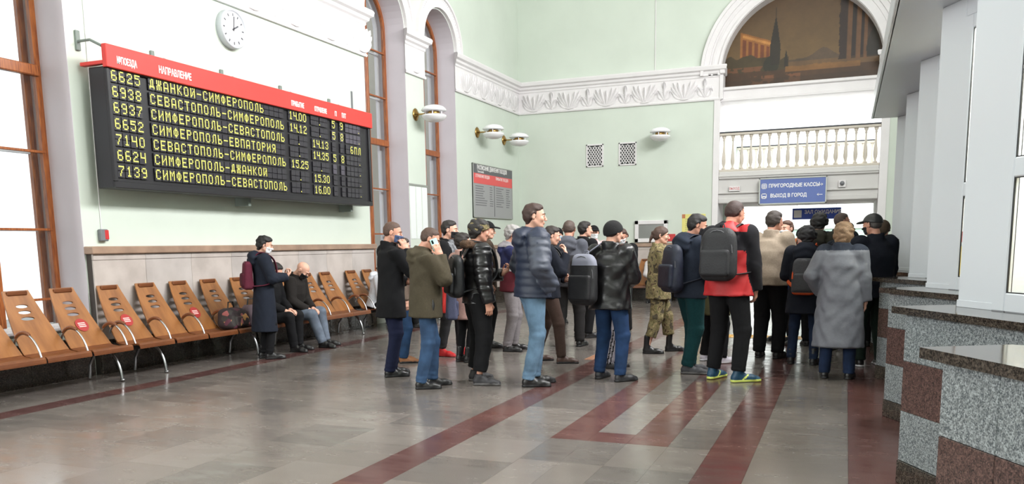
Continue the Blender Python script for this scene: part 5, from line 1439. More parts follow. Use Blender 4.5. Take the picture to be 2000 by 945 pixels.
# ------------------------------------------------------------------ the people
def jeans(n, c, c2=None): c = tuple(v * 0.74 for v in c); return mat('denim_' + n, c, 0.9, spec=0.25, color2=c2 or tuple(int(v * 0.78) for v in c), scale=7, bump=0.3, bscale=260)
M_LEATHER = mat('black_leather', (20, 19, 21), 0.3, bump=0.12, bscale=40, var=0.1, scale=12)
M_PUFF_NAVY = mat('puffer_navy', (32, 40, 60), 0.55, bump=0.15, bscale=120)
M_PUFF_GREY = mat('puffer_grey', (62, 67, 80), 0.55, bump=0.15, bscale=120)
M_BLKCLOTH = cloth('black_cloth', (19, 19, 22)); M_BLKCLOTH2 = cloth('black_trouser_cloth', (23, 23, 26))
M_NYL = mat('black_nylon', (20, 20, 24), 0.6, var=0.1, scale=40, bump=0.3, bscale=200)
M_SHOEB = mat('black_shoe_leather', (30, 29, 30), 0.38, var=0.15, scale=30)
M_SHOEG = mat('worn_grey_shoe', (62, 62, 66), 0.7, var=0.15, scale=50, bump=0.2)
M_MASKB = mat('black_mask', (24, 24, 28), 0.8); M_MASKL = mat('pale_blue_mask', (176, 204, 226), 0.8); M_MASKN = mat('blue_mask', (66, 84, 120), 0.8); M_MASKW = mat('white_mask', (226, 228, 230), 0.8)
M_NAVYC = cloth('navy_cloth', (34, 40, 54)); M_DKNAVY = cloth('dark_navy_cloth', (26, 30, 42))
def camo_mat():
    m = bpy.data.materials.new('camouflage_cloth'); m.use_nodes = True; nt = m.node_tree; b = nt.nodes['Principled BSDF']; b.inputs['Roughness'].default_value = 0.9
    tc = nt.nodes.new('ShaderNodeTexCoord'); n = nt.nodes.new('ShaderNodeTexNoise'); n.inputs['Scale'].default_value = 11; n.inputs['Detail'].default_value = 3.5; n.inputs['Roughness'].default_value = 0.6; n.inputs['Distortion'].default_value = 0.6
    nt.links.new(tc.outputs['Object'], n.inputs['Vector'])
    r = nt.nodes.new('ShaderNodeValToRGB'); r.color_ramp.interpolation = 'CONSTANT'; e = r.color_ramp.elements
    e[0].position = 0; e[0].color = lin((66, 58, 42)); e[1].position = 0.43; e[1].color = lin((126, 112, 80))
    for p, c in ((0.5, (104, 98, 62)), (0.56, (150, 134, 98)), (0.62, (86, 70, 50))): k = e.new(p); k.color = lin(c)
    nt.links.new(n.outputs['Fac'], r.inputs[0]); nt.links.new(r.outputs[0], b.inputs['Base Color']); return m
M_CAMO = camo_mat()
def arm_dist(P, arms, S_, sd):
    E, Wr = arms[sd][:2]; return np.minimum(rc(P, S_[sd], E, 0.07, 0.065), rc(P, E, Wr, 0.065, 0.05))

# --- standing by the benches
person('woman in a long navy hooded coat standing by the benches with her back turned', (-7.08, 8.85), 42, 1.60, 0.95, hair='thick', haircol=(22, 20, 22), fem=True, head=(18, 14), maskcol=M_MASKW,
       top=dict(kind='coat', hem=0.40, bulk=0.035, flare=0.025, mat=M_NAVYC, hood=1.25), legs=dict(mat=M_BLKCLOTH2, w=0.85), shoes=dict(mat=M_SHOEB, boot=0.08), armR='read', armL='read',
       feet=((-0.09, -0.02, -5), (0.09, 0.05, 8)), group='people near the benches',
       extras=[backpack('maroon backpack on the woman in the navy coat', (0.30, 0.15, 0.40), 1.20, cloth('maroon_canvas', (112, 44, 64)), pocket=cloth('maroon_canvas_dark', (92, 36, 52)), gap=0.0, shape=0.05)])
# --- seated
person('bald man in a dark jacket and pale jeans sitting on the bench behind the woman', (-7.62, 10.08), 80, 1.74, 1.05, hair=None, head=(0, 24), maskcol=M_MASKB, sit=dict(z=0.51, lean=0.3),
       top=dict(hem=0.86, bulk=0.03, mat=cloth('dark_brown_jacket', (42, 38, 36)), collar=True), legs=dict(mats=[jeans('pale_worn', (150, 164, 184)), M_BLKCLOTH], colorf=lambda P, L: (P[:, 0] < 0.02).astype(int) * 0, w=1.05),
       shoes=dict(mat=M_SHOEB), armR='lap', armL='lap', feet=((-0.16, 0.52, -10), (0.13, 0.60, 8)), group='people near the benches')
person('person in black sitting beside the bald man, half hidden by the navy coat', (-7.62, 9.56), 80, 1.70, 1.0, hair='short', haircol=(34, 28, 26), head=(0, 20), sit=dict(z=0.51, lean=0.2),
       top=dict(hem=0.86, bulk=0.03, mat=M_BLKCLOTH), legs=dict(mat=M_BLKCLOTH2), shoes=dict(mat=M_SHOEB), armR='lap', armL='lap', feet=((-0.12, 0.46, -8), (0.12, 0.50, 8)), group='people near the benches')
person('girl in a white jacket sitting on the far bench looking at her phone', (-7.58, 12.40), 62, 1.62, 0.95, hair='pony', haircol=(66, 40, 30), fem=True, head=(0, 38), sit=dict(z=0.51, lean=0.25),
       top=dict(hem=0.88, bulk=0.035, mat=cloth('white_jacket', (222, 226, 234)), hood=1.0), legs=dict(mat=M_BLKCLOTH), shoes=dict(mat=M_SHOEB), armR='read', armL='read', feet=((-0.1, 0.45, -5), (0.12, 0.5, 5)), group='people near the benches',
       extras=[phone('white phone held by the seated girl in the white jacket', 1, mat('white_phone', (230, 232, 236), 0.3))])
person('person in dark clothes sitting next to the girl in white, face turned down', (-7.58, 12.95), 62, 1.68, 1.0, hair='short', haircol=(60, 40, 32), head=(0, 20), sit=dict(z=0.51, lean=0.18),
       top=dict(hem=0.86, bulk=0.03, mat=M_BLKCLOTH), legs=dict(mat=M_BLKCLOTH2), shoes=dict(mat=M_SHOEB), armR='lap', armL='lap', group='people near the benches', feet=((-0.12, 0.46, -8), (0.12, 0.50, 8)))
# --- left part of the queue
person('man in a black overcoat and navy trousers, blue mask, first on the left', (-4.70, 8.05), 40, 1.71, 1.0, M_SKIN2, hair='crop', haircol=(92, 66, 54), head=(28, 10), maskcol=M_MASKN,
       top=dict(kind='coat', hem=0.68, bulk=0.03, flare=0.01, mat=M_BLKCLOTH), legs=dict(mat=cloth('navy_trousers', (28, 34, 64)), w=1.0, cuff=0.07), shoes=dict(mat=M_SHOEB), armR='ear', armL='front', feet=((-0.07, 0.04, -6), (0.07, -0.04, 14)))
olive = cloth('olive_parka', (84, 76, 60))
person('man in an olive jacket and blue jeans holding a phone to his ear', (-3.96, 7.47), 52, 1.64, 1.08, M_SKIN2, hair='crop', haircol=(84, 60, 48), head=(14, 22),
       top=dict(hem=0.78, bulk=0.042, flare=0.006, mat=olive, hood=1.0, fold=0.005, zip=mat('zip_black', (30, 30, 30), 0.4)), legs=dict(mat=jeans('mid_blue', (78, 112, 156)), w=0.98), shoes=dict(mat=M_SHOEB), armR='ear', armL='pocket',
       feet=((-0.09, 0.10, -4), (0.08, -0.06, 12)), extras=[phone('pale green cased phone at the ear of the man in the olive jacket', 1, mat('mint_phone_case', (176, 222, 214), 0.3)),
       lambda c: MB().tube([Vector(p) for p in c['up'](np.array([[0.215, 0.04, 0.98], [0.222, 0.045, 0.92], [0.222, 0.04, 0.86]])) * c['s']], [0.006, 0.016, 0.006], 6).build('pocket_slit', mat('zip_black', 0), c['root'])])
gp = cloth('grey_hoodie', (150, 152, 156))
def hoodie_cf(P, arms, S_):
    dR = arm_dist(P, arms, S_, 1); dL = arm_dist(P, arms, S_, -1)
    i = ((P[:, 1] > 0.03) & (np.abs(P[:, 0]) < 0.10) & (P[:, 2] > 0.98)).astype(int)
    i[(dR < 0.01) | (dL < 0.01)] = 0; i[(P[:, 1] > 0.05) & (np.abs(P[:, 0] - 0.0) < 0.045) & (np.abs(P[:, 2] - 1.27) < 0.05)] = 2
    return i
person('man in a black mask and dark jacket over a grey printed hoodie, red sneakers', (-4.84, 9.80), 92, 1.76, 1.0, hair='short', haircol=(38, 30, 28), head=(-12, 4), maskcol=M_MASKB,
       top=dict(hem=0.86, bulk=0.03, mats=[M_BLKCLOTH, mat('grey_print_hoodie', (128, 130, 134), 0.9, color2=(64, 64, 68), scale=26), mat('print_white', (226, 226, 226), 0.8)], colorf=hoodie_cf, hood=0.9),
       legs=dict(mat=cloth('dark_grey_joggers', (62, 62, 64)), w=0.95, cuff=0.12), shoes=dict(mat=mat('red_sneaker', (196, 34, 38), 0.45), sole=mat('red_sole', (170, 30, 34), 0.5)), armR='hang_front', armL='read',
       feet=((-0.13, 0.12, -4), (0.11, -0.05, 6)))
person('person in blue jeans and tan boots hidden behind the man in the black overcoat', (-5.14, 9.05), 55, 1.55, 0.95, hair='short', haircol=(58, 42, 34), head=(0, 10), top=dict(hem=0.80, bulk=0.025, mat=cloth('taupe_jacket', (120, 104, 92))),
       legs=dict(mat=jeans('deep_blue', (52, 88, 132))), shoes=dict(mat=mat('tan_boot', (138, 92, 58), 0.6), boot=0.07), feet=((-0.1, 0, -5), (0.1, 0.03, 5)), vox=1.25)
person('woman in a pale pink coat and black tights behind the leather jacket backpacker', (-4.40, 9.30), 30, 1.58, 0.95, hair='thick', haircol=(40, 30, 26), fem=True, top=dict(kind='coat', hem=0.60, bulk=0.03, flare=0.03, mat=cloth('dusty_pink_coat', (188, 150, 140))),
       legs=dict(mat=M_BLKCLOTH2, w=0.75), shoes=dict(mat=M_SHOEB, boot=0.1), feet=((-0.07, 0, -5), (0.09, 0.03, 5)), vox=1.25)
fur = mat('brown_fur_trim', (104, 78, 58), 0.95, color2=(60, 42, 32), scale=90, bump=0.6, bscale=120)
def pants_cf(P, L): return np.zeros(len(P))
def fur_hood(c):
    def f(P):
        d = rc(P, (-0.12, 0.03, 1.47), (-0.08, -0.13, 1.50), 0.035, 0.045); d = smin(d, rc(P, (-0.08, -0.13, 1.50), (0.08, -0.13, 1.50), 0.045, 0.045), 0.02); d = smin(d, rc(P, (0.08, -0.13, 1.50), (0.12, 0.03, 1.47), 0.045, 0.035), 0.02)
        return d + lump(P, 0.005, 110)
    v, q = surface(f, (-0.2, -0.22, 1.4), (0.2, 0.1, 1.6), 0.011)
    c['piece']('fur_trim', c['up'](v), q, fur)
person('person in a camouflage cap and shiny black bomber jacket wearing baggy black trousers', (-3.57, 7.90), 48, 1.70, 1.0, M_SKIN2, hair='thick', haircol=(32, 26, 24), hat=('beanie', M_CAMO), head=(0, 6),
       top=dict(hem=0.86, bulk=0.035, mat=M_LEATHER, quilt=0.09, fold=0.005), legs=dict(mat=M_BLKCLOTH2, w=1.22, cuff=0.16, fold=0.009), shoes=dict(mat=mat('black_sneaker', (48, 47, 50), 0.6), size=1.06, sole=mat('grey_sole', (92, 90, 90), 0.6)),
       armR='hang', armL='read', feet=((-0.17, 0.03, -10), (0.15, -0.02, 28)),
       extras=[fur_hood, backpack('black rounded backpack on the person in the camouflage cap', (0.32, 0.17, 0.46), 1.16, mat('black_soft_pack', (22, 24, 27), 0.5, bump=0.2, bscale=100), side=-0.02, gap=0.0, shape=0.09)])
person('man in a brown collared coat and black cap standing behind the camouflage cap', (-4.72, 10.75), 60, 1.76, 1.0, hair='short', haircol=(30, 26, 25), hat=('cap', M_BLKCLOTH), head=(10, 4), top=dict(hem=0.8, bulk=0.03, mat=cloth('brown_coat', (76, 62, 50)), hood=0.9),
       legs=dict(mat=M_BLKCLOTH2), shoes=dict(mat=M_SHOEB), vox=1.3, feet=((-0.1, 0, -5), (0.1, 0.03, 5)))
def sport_cf(P, arms, S_):
    i = np.zeros(len(P), int); i[P[:, 2] < 1.13] = 1; i[(P[:, 2] > 1.13) & (P[:, 2] < 1.17)] = 2; i[(P[:, 2] > 1.46)] = 3
    i[((arm_dist(P, arms, S_, 1) < 0.035) | (arm_dist(P, arms, S_, -1) < 0.035)) & (np.abs(P[:, 0]) > 0.17)] = 0; return i
person('grey-haired man in a navy and maroon sports jacket with a hand at his cheek', (-4.24, 10.50), 72, 1.70, 1.02, M_SKIN2, hair='thick', haircol=(176, 172, 170), head=(0, 8),
       top=dict(hem=0.84, bulk=0.035, mats=[cloth('sport_navy', (46, 50, 92)), cloth('sport_maroon', (98, 34, 44)), cloth('sport_white', (214, 214, 220)), cloth('sport_grey_hood', (146, 142, 146))], colorf=sport_cf, hood=0.9),
       legs=dict(mat=cloth('pale_grey_trousers', (140, 134, 136)), w=1.05), shoes=dict(mat=M_SHOEB), armR='ear', armL='hang_front', feet=((-0.12, 0.05, -6), (0.11, -0.03, 12)), vox=1.1)
person('person in brown trousers and brown shoes behind the blue puffer jacket', (-3.36, 9.55), 66, 1.66, 1.0, hair='short', haircol=(46, 34, 30), head=(0, 12), top=dict(hem=0.84, bulk=0.03, mat=M_DKNAVY),
       legs=dict(mat=cloth('brown_trousers', (74, 56, 48)), w=1.0), shoes=dict(mat=mat('brown_shoe', (70, 48, 40), 0.5)), armR='mouth', armL='front', feet=((-0.16, -0.12, -4), (0.12, 0.18, 6)), vox=1.15,
       extras=[backpack('royal blue and black backpack behind the man in the blue puffer jacket', (0.28, 0.16, 0.42), 1.22, cloth('royal_blue_nylon', (44, 76, 170)), M_NYL, mp=lambda q, sx, sy, sz: (q[:, 2] < -0.02))])
def puff_cf(P, arms, S_):
    i = np.zeros(len(P), int); i[(arm_dist(P, arms, S_, 1) < 0.045) & (P[:, 0] > 0.17)] = 1; i[(arm_dist(P, arms, S_, -1) < 0.045) & (P[:, 0] < -0.17)] = 1
    i[(P[:, 2] > 1.44) | ((P[:, 1] < -0.12) & (P[:, 2] > 1.36))] = 0; return i
person('tall man in a navy and grey puffer jacket and light blue jeans', (-2.96, 7.92), 50, 1.84, 1.02, hair='short', haircol=(66, 42, 34), head=(22, 2),
       top=dict(hem=0.87, bulk=0.045, mats=[M_PUFF_NAVY, M_PUFF_GREY], colorf=puff_cf, quilt=0.075, hood=1.05, fold=0.003), legs=dict(mat=jeans('light_blue', (140, 178, 212)), w=0.98), shoes=dict(mat=M_SHOEB, sole=M_SHOE_SOLE_B),
       armR='pocket', armL='pocket', feet=((-0.08, 0.07, 0), (0.07, -0.05, 16)))
person('person in a black cap and pale mask standing far back facing the camera', (-4.95, 14.6), 155, 1.72, 1.0, hair='crop', haircol=(30, 26, 26), hat=('beanie', M_BLKCLOTH), maskcol=M_MASKL, top=dict(hem=0.8, bulk=0.03, mat=M_BLKCLOTH), legs=dict(mat=M_BLKCLOTH2), shoes=dict(mat=M_SHOEB), vox=1.5, armR='front', armL='front')
M_STEELG = cloth('steel_grey_cloth', (100, 102, 112))
person('man in a grey hooded vest with bare forearms and black trousers, back turned', (-3.62, 11.15), -8, 1.76, 1.12, M_SKIN2, hair='crop', haircol=(92, 74, 66), head=(8, 2),
       top=dict(hem=0.84, bulk=0.03, mats=[M_STEELG, cloth('dark_grey_vest', (62, 60, 64))], colorf=lambda P, a, S: ((P[:, 2] < 1.28)).astype(int), sleeve=False, hood=1.15), legs=dict(mat=cloth('charcoal_trousers', (44, 42, 42)), w=1.1), shoes=dict(mat=M_SHOEB),
       armR='front', armL='hang_front', feet=((-0.13, 0.0, -14), (0.15, 0.05, 20)), vox=1.1)
person('dark-haired person standing just behind the man in the grey vest', (-3.75, 12.3), 30, 1.77, 1.0, hair='short', haircol=(34, 28, 27), head=(20, 0), top=dict(hem=0.8, bulk=0.03, mat=M_BLKCLOTH), legs=dict(mat=M_BLKCLOTH2), shoes=dict(mat=M_SHOEB), vox=1.4)
person('person in a dark cap standing beyond the bespectacled man', (-4.15, 14.2), 150, 1.74, 1.0, hair='short', haircol=(34, 28, 27), hat=('cap', M_BLKCLOTH), maskcol=M_MASKW, top=dict(hem=0.8, bulk=0.03, mat=cloth('light_pink_top', (216, 190, 190))), legs=dict(mat=M_BLKCLOTH2), shoes=dict(mat=M_SHOEB), vox=1.5)
def glasses(c):
    mb = MB()
    for sd in (-1, 1):
        e = c['headT'](np.array([[sd * 0.032 + 0.022 * math.cos(a), 0.106, 0.003 + 0.015 * math.sin(a)] for a in np.linspace(0, 2 * PI, 11)[:-1]])) * c['s']; mb.tube([Vector(p) for p in e], 0.0018, 4, closed=True)
        mb.tube([Vector(p) for p in c['headT'](np.array([[sd * 0.054, 0.10, 0.006], [sd * 0.083, 0.0, 0.006]])) * c['s']], 0.0018, 4)
    mb.tube([Vector(p) for p in c['headT'](np.array([[-0.01, 0.108, 0.006], [0.01, 0.108, 0.006]])) * c['s']], 0.0018, 4)
    mb.build('glasses', mat('glasses_dark', (40, 36, 36), 0.3), c['root'])
person('man in glasses with a white mask and pale scarf looking down towards the camera', (-3.30, 12.9), 185, 1.68, 1.0, M_SKIN2, hair='short', haircol=(78, 52, 42), head=(-10, 20), maskcol=M_MASKW,
       top=dict(hem=0.8, bulk=0.03, mats=[M_BLKCLOTH, cloth('pale_scarf', (206, 214, 204))], colorf=lambda P, a, S: ((P[:, 1] > 0.03) & (np.abs(P[:, 0]) < 0.05)).astype(int)), legs=dict(mat=M_BLKCLOTH2), shoes=dict(mat=M_SHOEB), vox=1.3, armR='read', armL='read', extras=[glasses])
# --- middle
person('man in a black beanie, glossy leather jacket and blue jeans, back turned', (-2.29, 8.48), 12, 1.66, 1.12, hair='crop', haircol=(60, 44, 38), hat=('beanie', mat('black_knit', (20, 20, 21), 0.95, bump=0.5, bscale=120)), head=(24, 4),
       top=dict(hem=0.80, bulk=0.045, flare=0.012, mat=M_LEATHER, fold=0.009), legs=dict(mat=jeans('dark_blue', (48, 82, 132)), w=1.05), shoes=dict(mat=mat('black_boot', (42, 42, 46), 0.5), boot=0.04), armR='front', armL='front',
       feet=((-0.15, 0.05, 2), (0.15, -0.03, 34)),
       extras=[backpack('black and grey backpack hanging off the left shoulder of the leather jacket man', (0.34, 0.19, 0.56), 1.13, M_NYL, mat('grey_pack_cloth', (128, 130, 144), 0.7), pocket=M_NYL, side=-0.20, straps=(-1,), mp=lambda q, sx, sy, sz: (q[:, 2] > 0.15) & (q[:, 0] > -0.11), gap=-0.01, shape=0.09)])
def stripe_cf(P, L):
    i = np.zeros(len(P), int)
    for sd in (-1, 1):
        K = L[sd][1]; A = L[sd][2]; t = np.clip((P[:, 2] - A[2]) / (K[2] - A[2]), 0, 2); cx = A[0] + (K[0] - A[0]) * t; cy = A[1] + (K[1] - A[1]) * t
        for o in (-0.02, 0.02): i[(np.abs(P[:, 1] - cy - o) < 0.008) & ((P[:, 0] - cx) * sd > 0.02)] = 1
    return i
person('boy in pale grey track trousers with black side stripes, hidden by the leather jacket man', (-2.50, 9.35), 75, 1.45, 0.9, hair='short', haircol=(50, 38, 32), top=dict(hem=0.84, bulk=0.03, mat=cloth('red_white_top', (150, 60, 56))),
       legs=dict(mats=[cloth('pale_grey_track', (176, 170, 178)), M_BLKCLOTH], colorf=stripe_cf, w=1.05), shoes=dict(mat=mat('black_sneaker', 0)), feet=((-0.08, 0.05, -6), (0.09, -0.02, 30)), vox=1.1)
person('woman in camouflage uniform and black boots with a ponytail, in profile', (-2.28, 10.85), 68, 1.64, 1.02, hair='pony', haircol=(86, 62, 52), fem=True, head=(12, 4), maskcol=None,
       top=dict(hem=0.76, bulk=0.045, mat=M_CAMO, fold=0.008, collar=True), legs=dict(mat=M_CAMO, w=1.18, cuff=0.24, fold=0.008), shoes=dict(mat=M_SHOEB, boot=0.14, size=1.04), armR='front', armL='front',
       feet=((-0.10, 0.22, -4), (0.12, -0.14, 14)), vox=1.05)
person('man in a navy jacket and dark teal trousers looking down, in profile', (-1.58, 9.22), 46, 1.75, 1.02, M_SKIN2, hair='short', haircol=(26, 22, 24), head=(30, 16), maskcol=M_MASKB,
       top=dict(hem=0.84, bulk=0.035, mat=cloth('navy_shell', (46, 54, 70)), hood=1.25), legs=dict(mat=cloth('dark_teal_joggers', (18, 66, 70)), w=1.12, cuff=0.10), shoes=dict(mat=M_SHOEG, size=1.06, sole=mat('grey_sole', 0)), armR='read', armL='read',
       feet=((-0.06, 0.08, 4), (0.06, -0.04, 40)), extras=[backpack('dark navy rucksack on the man in teal trousers', (0.31, 0.18, 0.52), 1.16, mat('navy_ruck', (28, 34, 50), 0.6, var=0.15, scale=18, bump=0.2), pocket=mat('navy_ruck', 0), shape=0.08)])
def red_cf(P, arms, S_):
    dR = arm_dist(P, arms, S_, 1); dL = arm_dist(P, arms, S_, -1); i = np.zeros(len(P), int)
    for sd, d in ((1, dR), (-1, dL)):
        i[(d < 0.05) & (P[:, 0] * sd > 0.20)] = 1
    i[(P[:, 2] > 1.27) & (P[:, 2] < 1.455)] = 1
    i[(P[:, 2] > 1.455) & (P[:, 0] < 0.0) & (P[:, 1] < -0.02)] = 1
    return i
person('tall man in a red and black hooded jacket and black trousers, back turned', (-1.12, 8.82), 14, 1.86, 1.1, M_SKIN2, hair='crop', haircol=(66, 44, 40), head=(22, 14),
       top=dict(hem=0.84, bulk=0.045, flare=0.01, mats=[mat('red_shell', (172, 28, 32), 0.6, var=0.06, scale=20), cloth('black_shell', (34, 33, 38))], colorf=red_cf, hood=1.2, fold=0.006), legs=dict(mat=M_BLKCLOTH2, w=1.1, cuff=0.12),
       shoes=dict(mat=mat('blue_runner', (24, 66, 92), 0.5, var=0.2, scale=40), sole=mat('lime_sole', (208, 220, 110), 0.5), solez=0.026, size=1.06, patch=True), armR='hang_front', armL='read', feet=((-0.15, 0.05, 10), (0.14, -0.03, 46)),
       extras=[backpack('large black rounded backpack on the man in the red jacket', (0.36, 0.20, 0.50), 1.235, mat('black_pack_fabric', (25, 25, 29), 0.65, var=0.12, scale=60, bump=0.3), shape=0.12)])
person('person in an olive coat, black trousers and white shoes behind the red jacket man', (-1.45, 10.15), 40, 1.62, 1.0, hair='thick', haircol=(90, 60, 48), fem=True, head=(20, 8), top=dict(kind='coat', hem=0.62, bulk=0.03, flare=0.03, mat=cloth('olive_coat', (86, 82, 52))),
       legs=dict(mat=M_BLKCLOTH2, w=0.95), shoes=dict(mat=mat('white_sneaker', (214, 210, 220), 0.5), sole=mat('white_sole', (226, 226, 230), 0.5)), feet=((-0.17, 0.02, -6), (0.17, 0.03, 10)), vox=1.2)
# --- right part of the queue
person('stout man in a beige jacket and black trousers, back turned', (-0.86, 10.70), 14, 1.80, 1.22, M_SKIN2, hair='short', haircol=(66, 56, 50), head=(26, 6), top=dict(hem=0.86, bulk=0.04, mat=cloth('beige_jacket', (176, 160, 142)), fold=0.005, collar=True),
       legs=dict(mat=M_BLKCLOTH2, w=1.2), shoes=dict(mat=M_SHOEB), armR='front', armL='front', feet=((-0.10, 0.0, -6), (0.12, 0.02, 14)), vox=1.1)
person('fair person in an orange scarf glimpsed in front of the beige jacket', (-0.80, 12.6), -150, 1.72, 1.0, hair='short', haircol=(96, 66, 50), maskcol=M_MASKW, top=dict(hem=0.8, bulk=0.03, mat=cloth('rust_scarf_coat', (170, 96, 56))), legs=dict(mat=M_BLKCLOTH2), shoes=dict(mat=M_SHOEB), vox=1.5)
person('person in a black hat and blue collar beyond the orange trimmed backpack', (-0.55, 12.05), -30, 1.60, 1.0, hair='crop', haircol=(30, 26, 26), hat=('beanie', M_BLKCLOTH), top=dict(hem=0.8, bulk=0.03, mat=cloth('bright_blue_top', (48, 98, 184))), legs=dict(mat=M_BLKCLOTH2), shoes=dict(mat=M_SHOEB), vox=1.4)
person('woman in a dark navy coat with a big hood and short jeans, back turned', (-0.42, 10.25), 4, 1.60, 1.0, hair='thick', haircol=(24, 22, 26), fem=True, head=(-14, 6), top=dict(kind='coat', hem=0.66, bulk=0.045, flare=0.02, mat=M_DKNAVY, hood=1.4),
       legs=dict(mat=jeans('indigo', (42, 60, 92)), w=0.9), shoes=dict(mat=M_SHOEB, boot=0.1), armR='front', armL='front', feet=((-0.15, 0.02, -10), (0.13, 0.0, 10)),
       extras=[backpack('grey backpack with orange edges on the woman in the navy coat', (0.29, 0.16, 0.46), 1.13, cloth('slate_pack', (84, 84, 88)), cloth('orange_trim', (226, 96, 52)), pocket=cloth('slate_pack', 0), mp=lambda q, sx, sy, sz: ((q[:, 2] < -sz + 0.035) | ((q[:, 0] < -sx + 0.02) & (np.abs(q[:, 2] - 0.02) < 0.045))), shape=0.06)])
person('tall man in a dark olive jacket with bushy black hair deep in the queue', (-0.36, 12.3), 10, 1.80, 1.05, hair='thick', haircol=(20, 18, 18), top=dict(hem=0.8, bulk=0.045, mat=cloth('dark_olive', (56, 54, 46)), hood=1.1), legs=dict(mat=M_BLKCLOTH2), shoes=dict(mat=M_SHOEB), vox=1.3)
person('ruddy man with cropped hair and white mask deep in the queue, head turned right', (-0.10, 13.0), 30, 1.82, 1.05, M_SKIN2, hair='crop', haircol=(84, 66, 60), head=(38, 0), maskcol=M_MASKW, top=dict(hem=0.8, bulk=0.04, mat=M_NAVYC), legs=dict(mat=M_BLKCLOTH2), shoes=dict(mat=M_SHOEB), vox=1.3)
def greycoat_cf(P, arms, S_): return ((P[:, 2] > 1.462)).astype(int)
person('blonde woman in a long grey quilted coat and jeans, back turned', (-0.04, 9.28), 4, 1.61, 1.12, hair='bob', haircol=(150, 118, 88), fem=True, head=(16, 2), maskcol=M_MASKW,
       top=dict(kind='coat', hem=0.37, bulk=0.05, flare=0.03, mats=[mat('grey_satin_coat', (104, 106, 114), 0.55, var=0.05, scale=30, bump=0.15), cloth('knit_collar', (58, 64, 78))], colorf=greycoat_cf, fold=0.008, collar=True),
       legs=dict(mat=jeans('navy_jeans', (42, 62, 100)), w=1.0, cuff=0.07), shoes=dict(mat=M_SHOEB), armR='hang', armL='pocket', feet=((-0.13, 0.0, -10), (0.13, 0.02, 10)),
       extras=[lambda c: (lambda vq: c['piece']('hem_band', c['up'](vq[0]), vq[1], mat('grey_rib', (104, 104, 108), 0.9)))(surface(lambda P: np.maximum(loft(P, [(0.3, .257, .205, 0), (0.44, .257, .205, 0)]), np.abs(P[:, 2] - 0.385) - 0.022), (-0.3, -0.26, 0.33), (0.3, 0.26, 0.44), 0.014))])
person('man in a black leather cap and navy jacket facing the ticket booths at the right', (0.30, 10.32), -28, 1.72, 1.18, M_SKIN2, hair='crop', haircol=(90, 84, 80), hat=('visorcap', mat('cap_leather', (34, 33, 34), 0.4)), head=(-30, 6), maskcol=M_MASKB,
       top=dict(hem=0.80, bulk=0.045, mat=M_DKNAVY, fold=0.006), legs=dict(mat=cloth('dark_green_trousers', (38, 54, 46)), w=1.15), shoes=dict(mat=M_SHOEB, sole=mat('white_sole', 0)), armR='hang_front', armL='front', feet=((-0.13, 0.02, -10), (0.13, 0.0, 10)))
person('person in a brown ribbed hat beyond the black leather cap', (0.44, 12.25), 20, 1.68, 1.0, hair='short', haircol=(70, 56, 48), hat=('beanie', cloth('brown_knit', (96, 80, 66))), top=dict(hem=0.8, bulk=0.04, mat=cloth('khaki_coat', (92, 90, 70)), hood=1.0), legs=dict(mat=M_BLKCLOTH2), shoes=dict(mat=M_SHOEB), vox=1.4)
person('dark hooded person deep in the queue in front of the blonde woman', (0.0, 11.75), 20, 1.66, 1.0, hair='short', haircol=(30, 28, 28), top=dict(hem=0.8, bulk=0.05, mat=M_DKNAVY, hood=1.4), legs=dict(mat=M_BLKCLOTH2), shoes=dict(mat=M_SHOEB), vox=1.4)
person('person in a white shirt sitting on the end-wall bench beyond the camouflage woman', (-4.36, 20.35), 172, 1.66, 1.0, hair='short', haircol=(50, 38, 34), sit=dict(z=0.51, lean=0.1), top=dict(hem=0.86, bulk=0.03, mat=cloth('white_shirt', (222, 216, 216))), legs=dict(mat=M_BLKCLOTH), shoes=dict(mat=M_SHOEB), armR='lap', armL='lap', vox=1.5, group='people near the benches', feet=((-0.12, 0.46, -8), (0.12, 0.50, 8)))

# --- bags
def soft_bag(name, label, loc, size, m, m2=None, rot=0, handles=True, tilt=0.0, group=None, cat_='bag'):
    t = thing(name, label, cat_, loc, rot, group)
    sx, sy, sz = size[0] / 2, size[1] / 2, size[2] / 2
    def f(P):
        q = P - A_(0, 0, sz); tp = 1 - 0.15 * np.clip(q[:, 2] / sz, -1, 1)
        return rbox(np.stack([q[:, 0] / tp, q[:, 1] / tp, q[:, 2]], 1), (0, 0, 0), (sx, sy, sz), min(sx, sy, sz) * 0.55) + 0.006 * folds(P, 7 + sx * 10, 1.0)
    v, q = surface(f, (-sx - .05, -sy - .05, -0.03), (sx + .05, sy + .05, sz * 2 + .04), 0.012)
    v[:, 2] = np.maximum(v[:, 2], 0); v[:, 0] += v[:, 2] * tilt
    link('bag_body', npmesh('bag_body', v, q, m), t)
    def g(P): return rbox(P, (sx * 0.9, 0, sz * 0.75), (0.04, sy * 0.72, sz * 0.5), 0.03) + 0.003 * folds(P, 3)
    v, q = surface(g, (sx * .4, -sy, 0), (sx * 1.5, sy, sz * 1.5), 0.012); v[:, 0] += v[:, 2] * tilt
    link('front_pocket', npmesh('front_pocket', v, q, m), t)
    if handles:
        MB().tube([(tilt * 2 * sz, -0.07, 2 * sz - 0.03), (tilt * 2 * sz, -0.05, 2 * sz + 0.08), (tilt * 2 * sz, 0.05, 2 * sz + 0.08), (tilt * 2 * sz, 0.07, 2 * sz - 0.03)], 0.010, 6).build('handle', m2 or M_BLACK, t)
    MB().tube([(sx * .2 + tilt * 1.7 * sz, -sy * 0.85, 1.7 * sz), (sx * .3 + tilt * 1.95 * sz, 0, 1.97 * sz), (sx * .2 + tilt * 1.7 * sz, sy * 0.85, 1.7 * sz)], 0.005, 5).build('zip', M_BLACK, t)
    return t
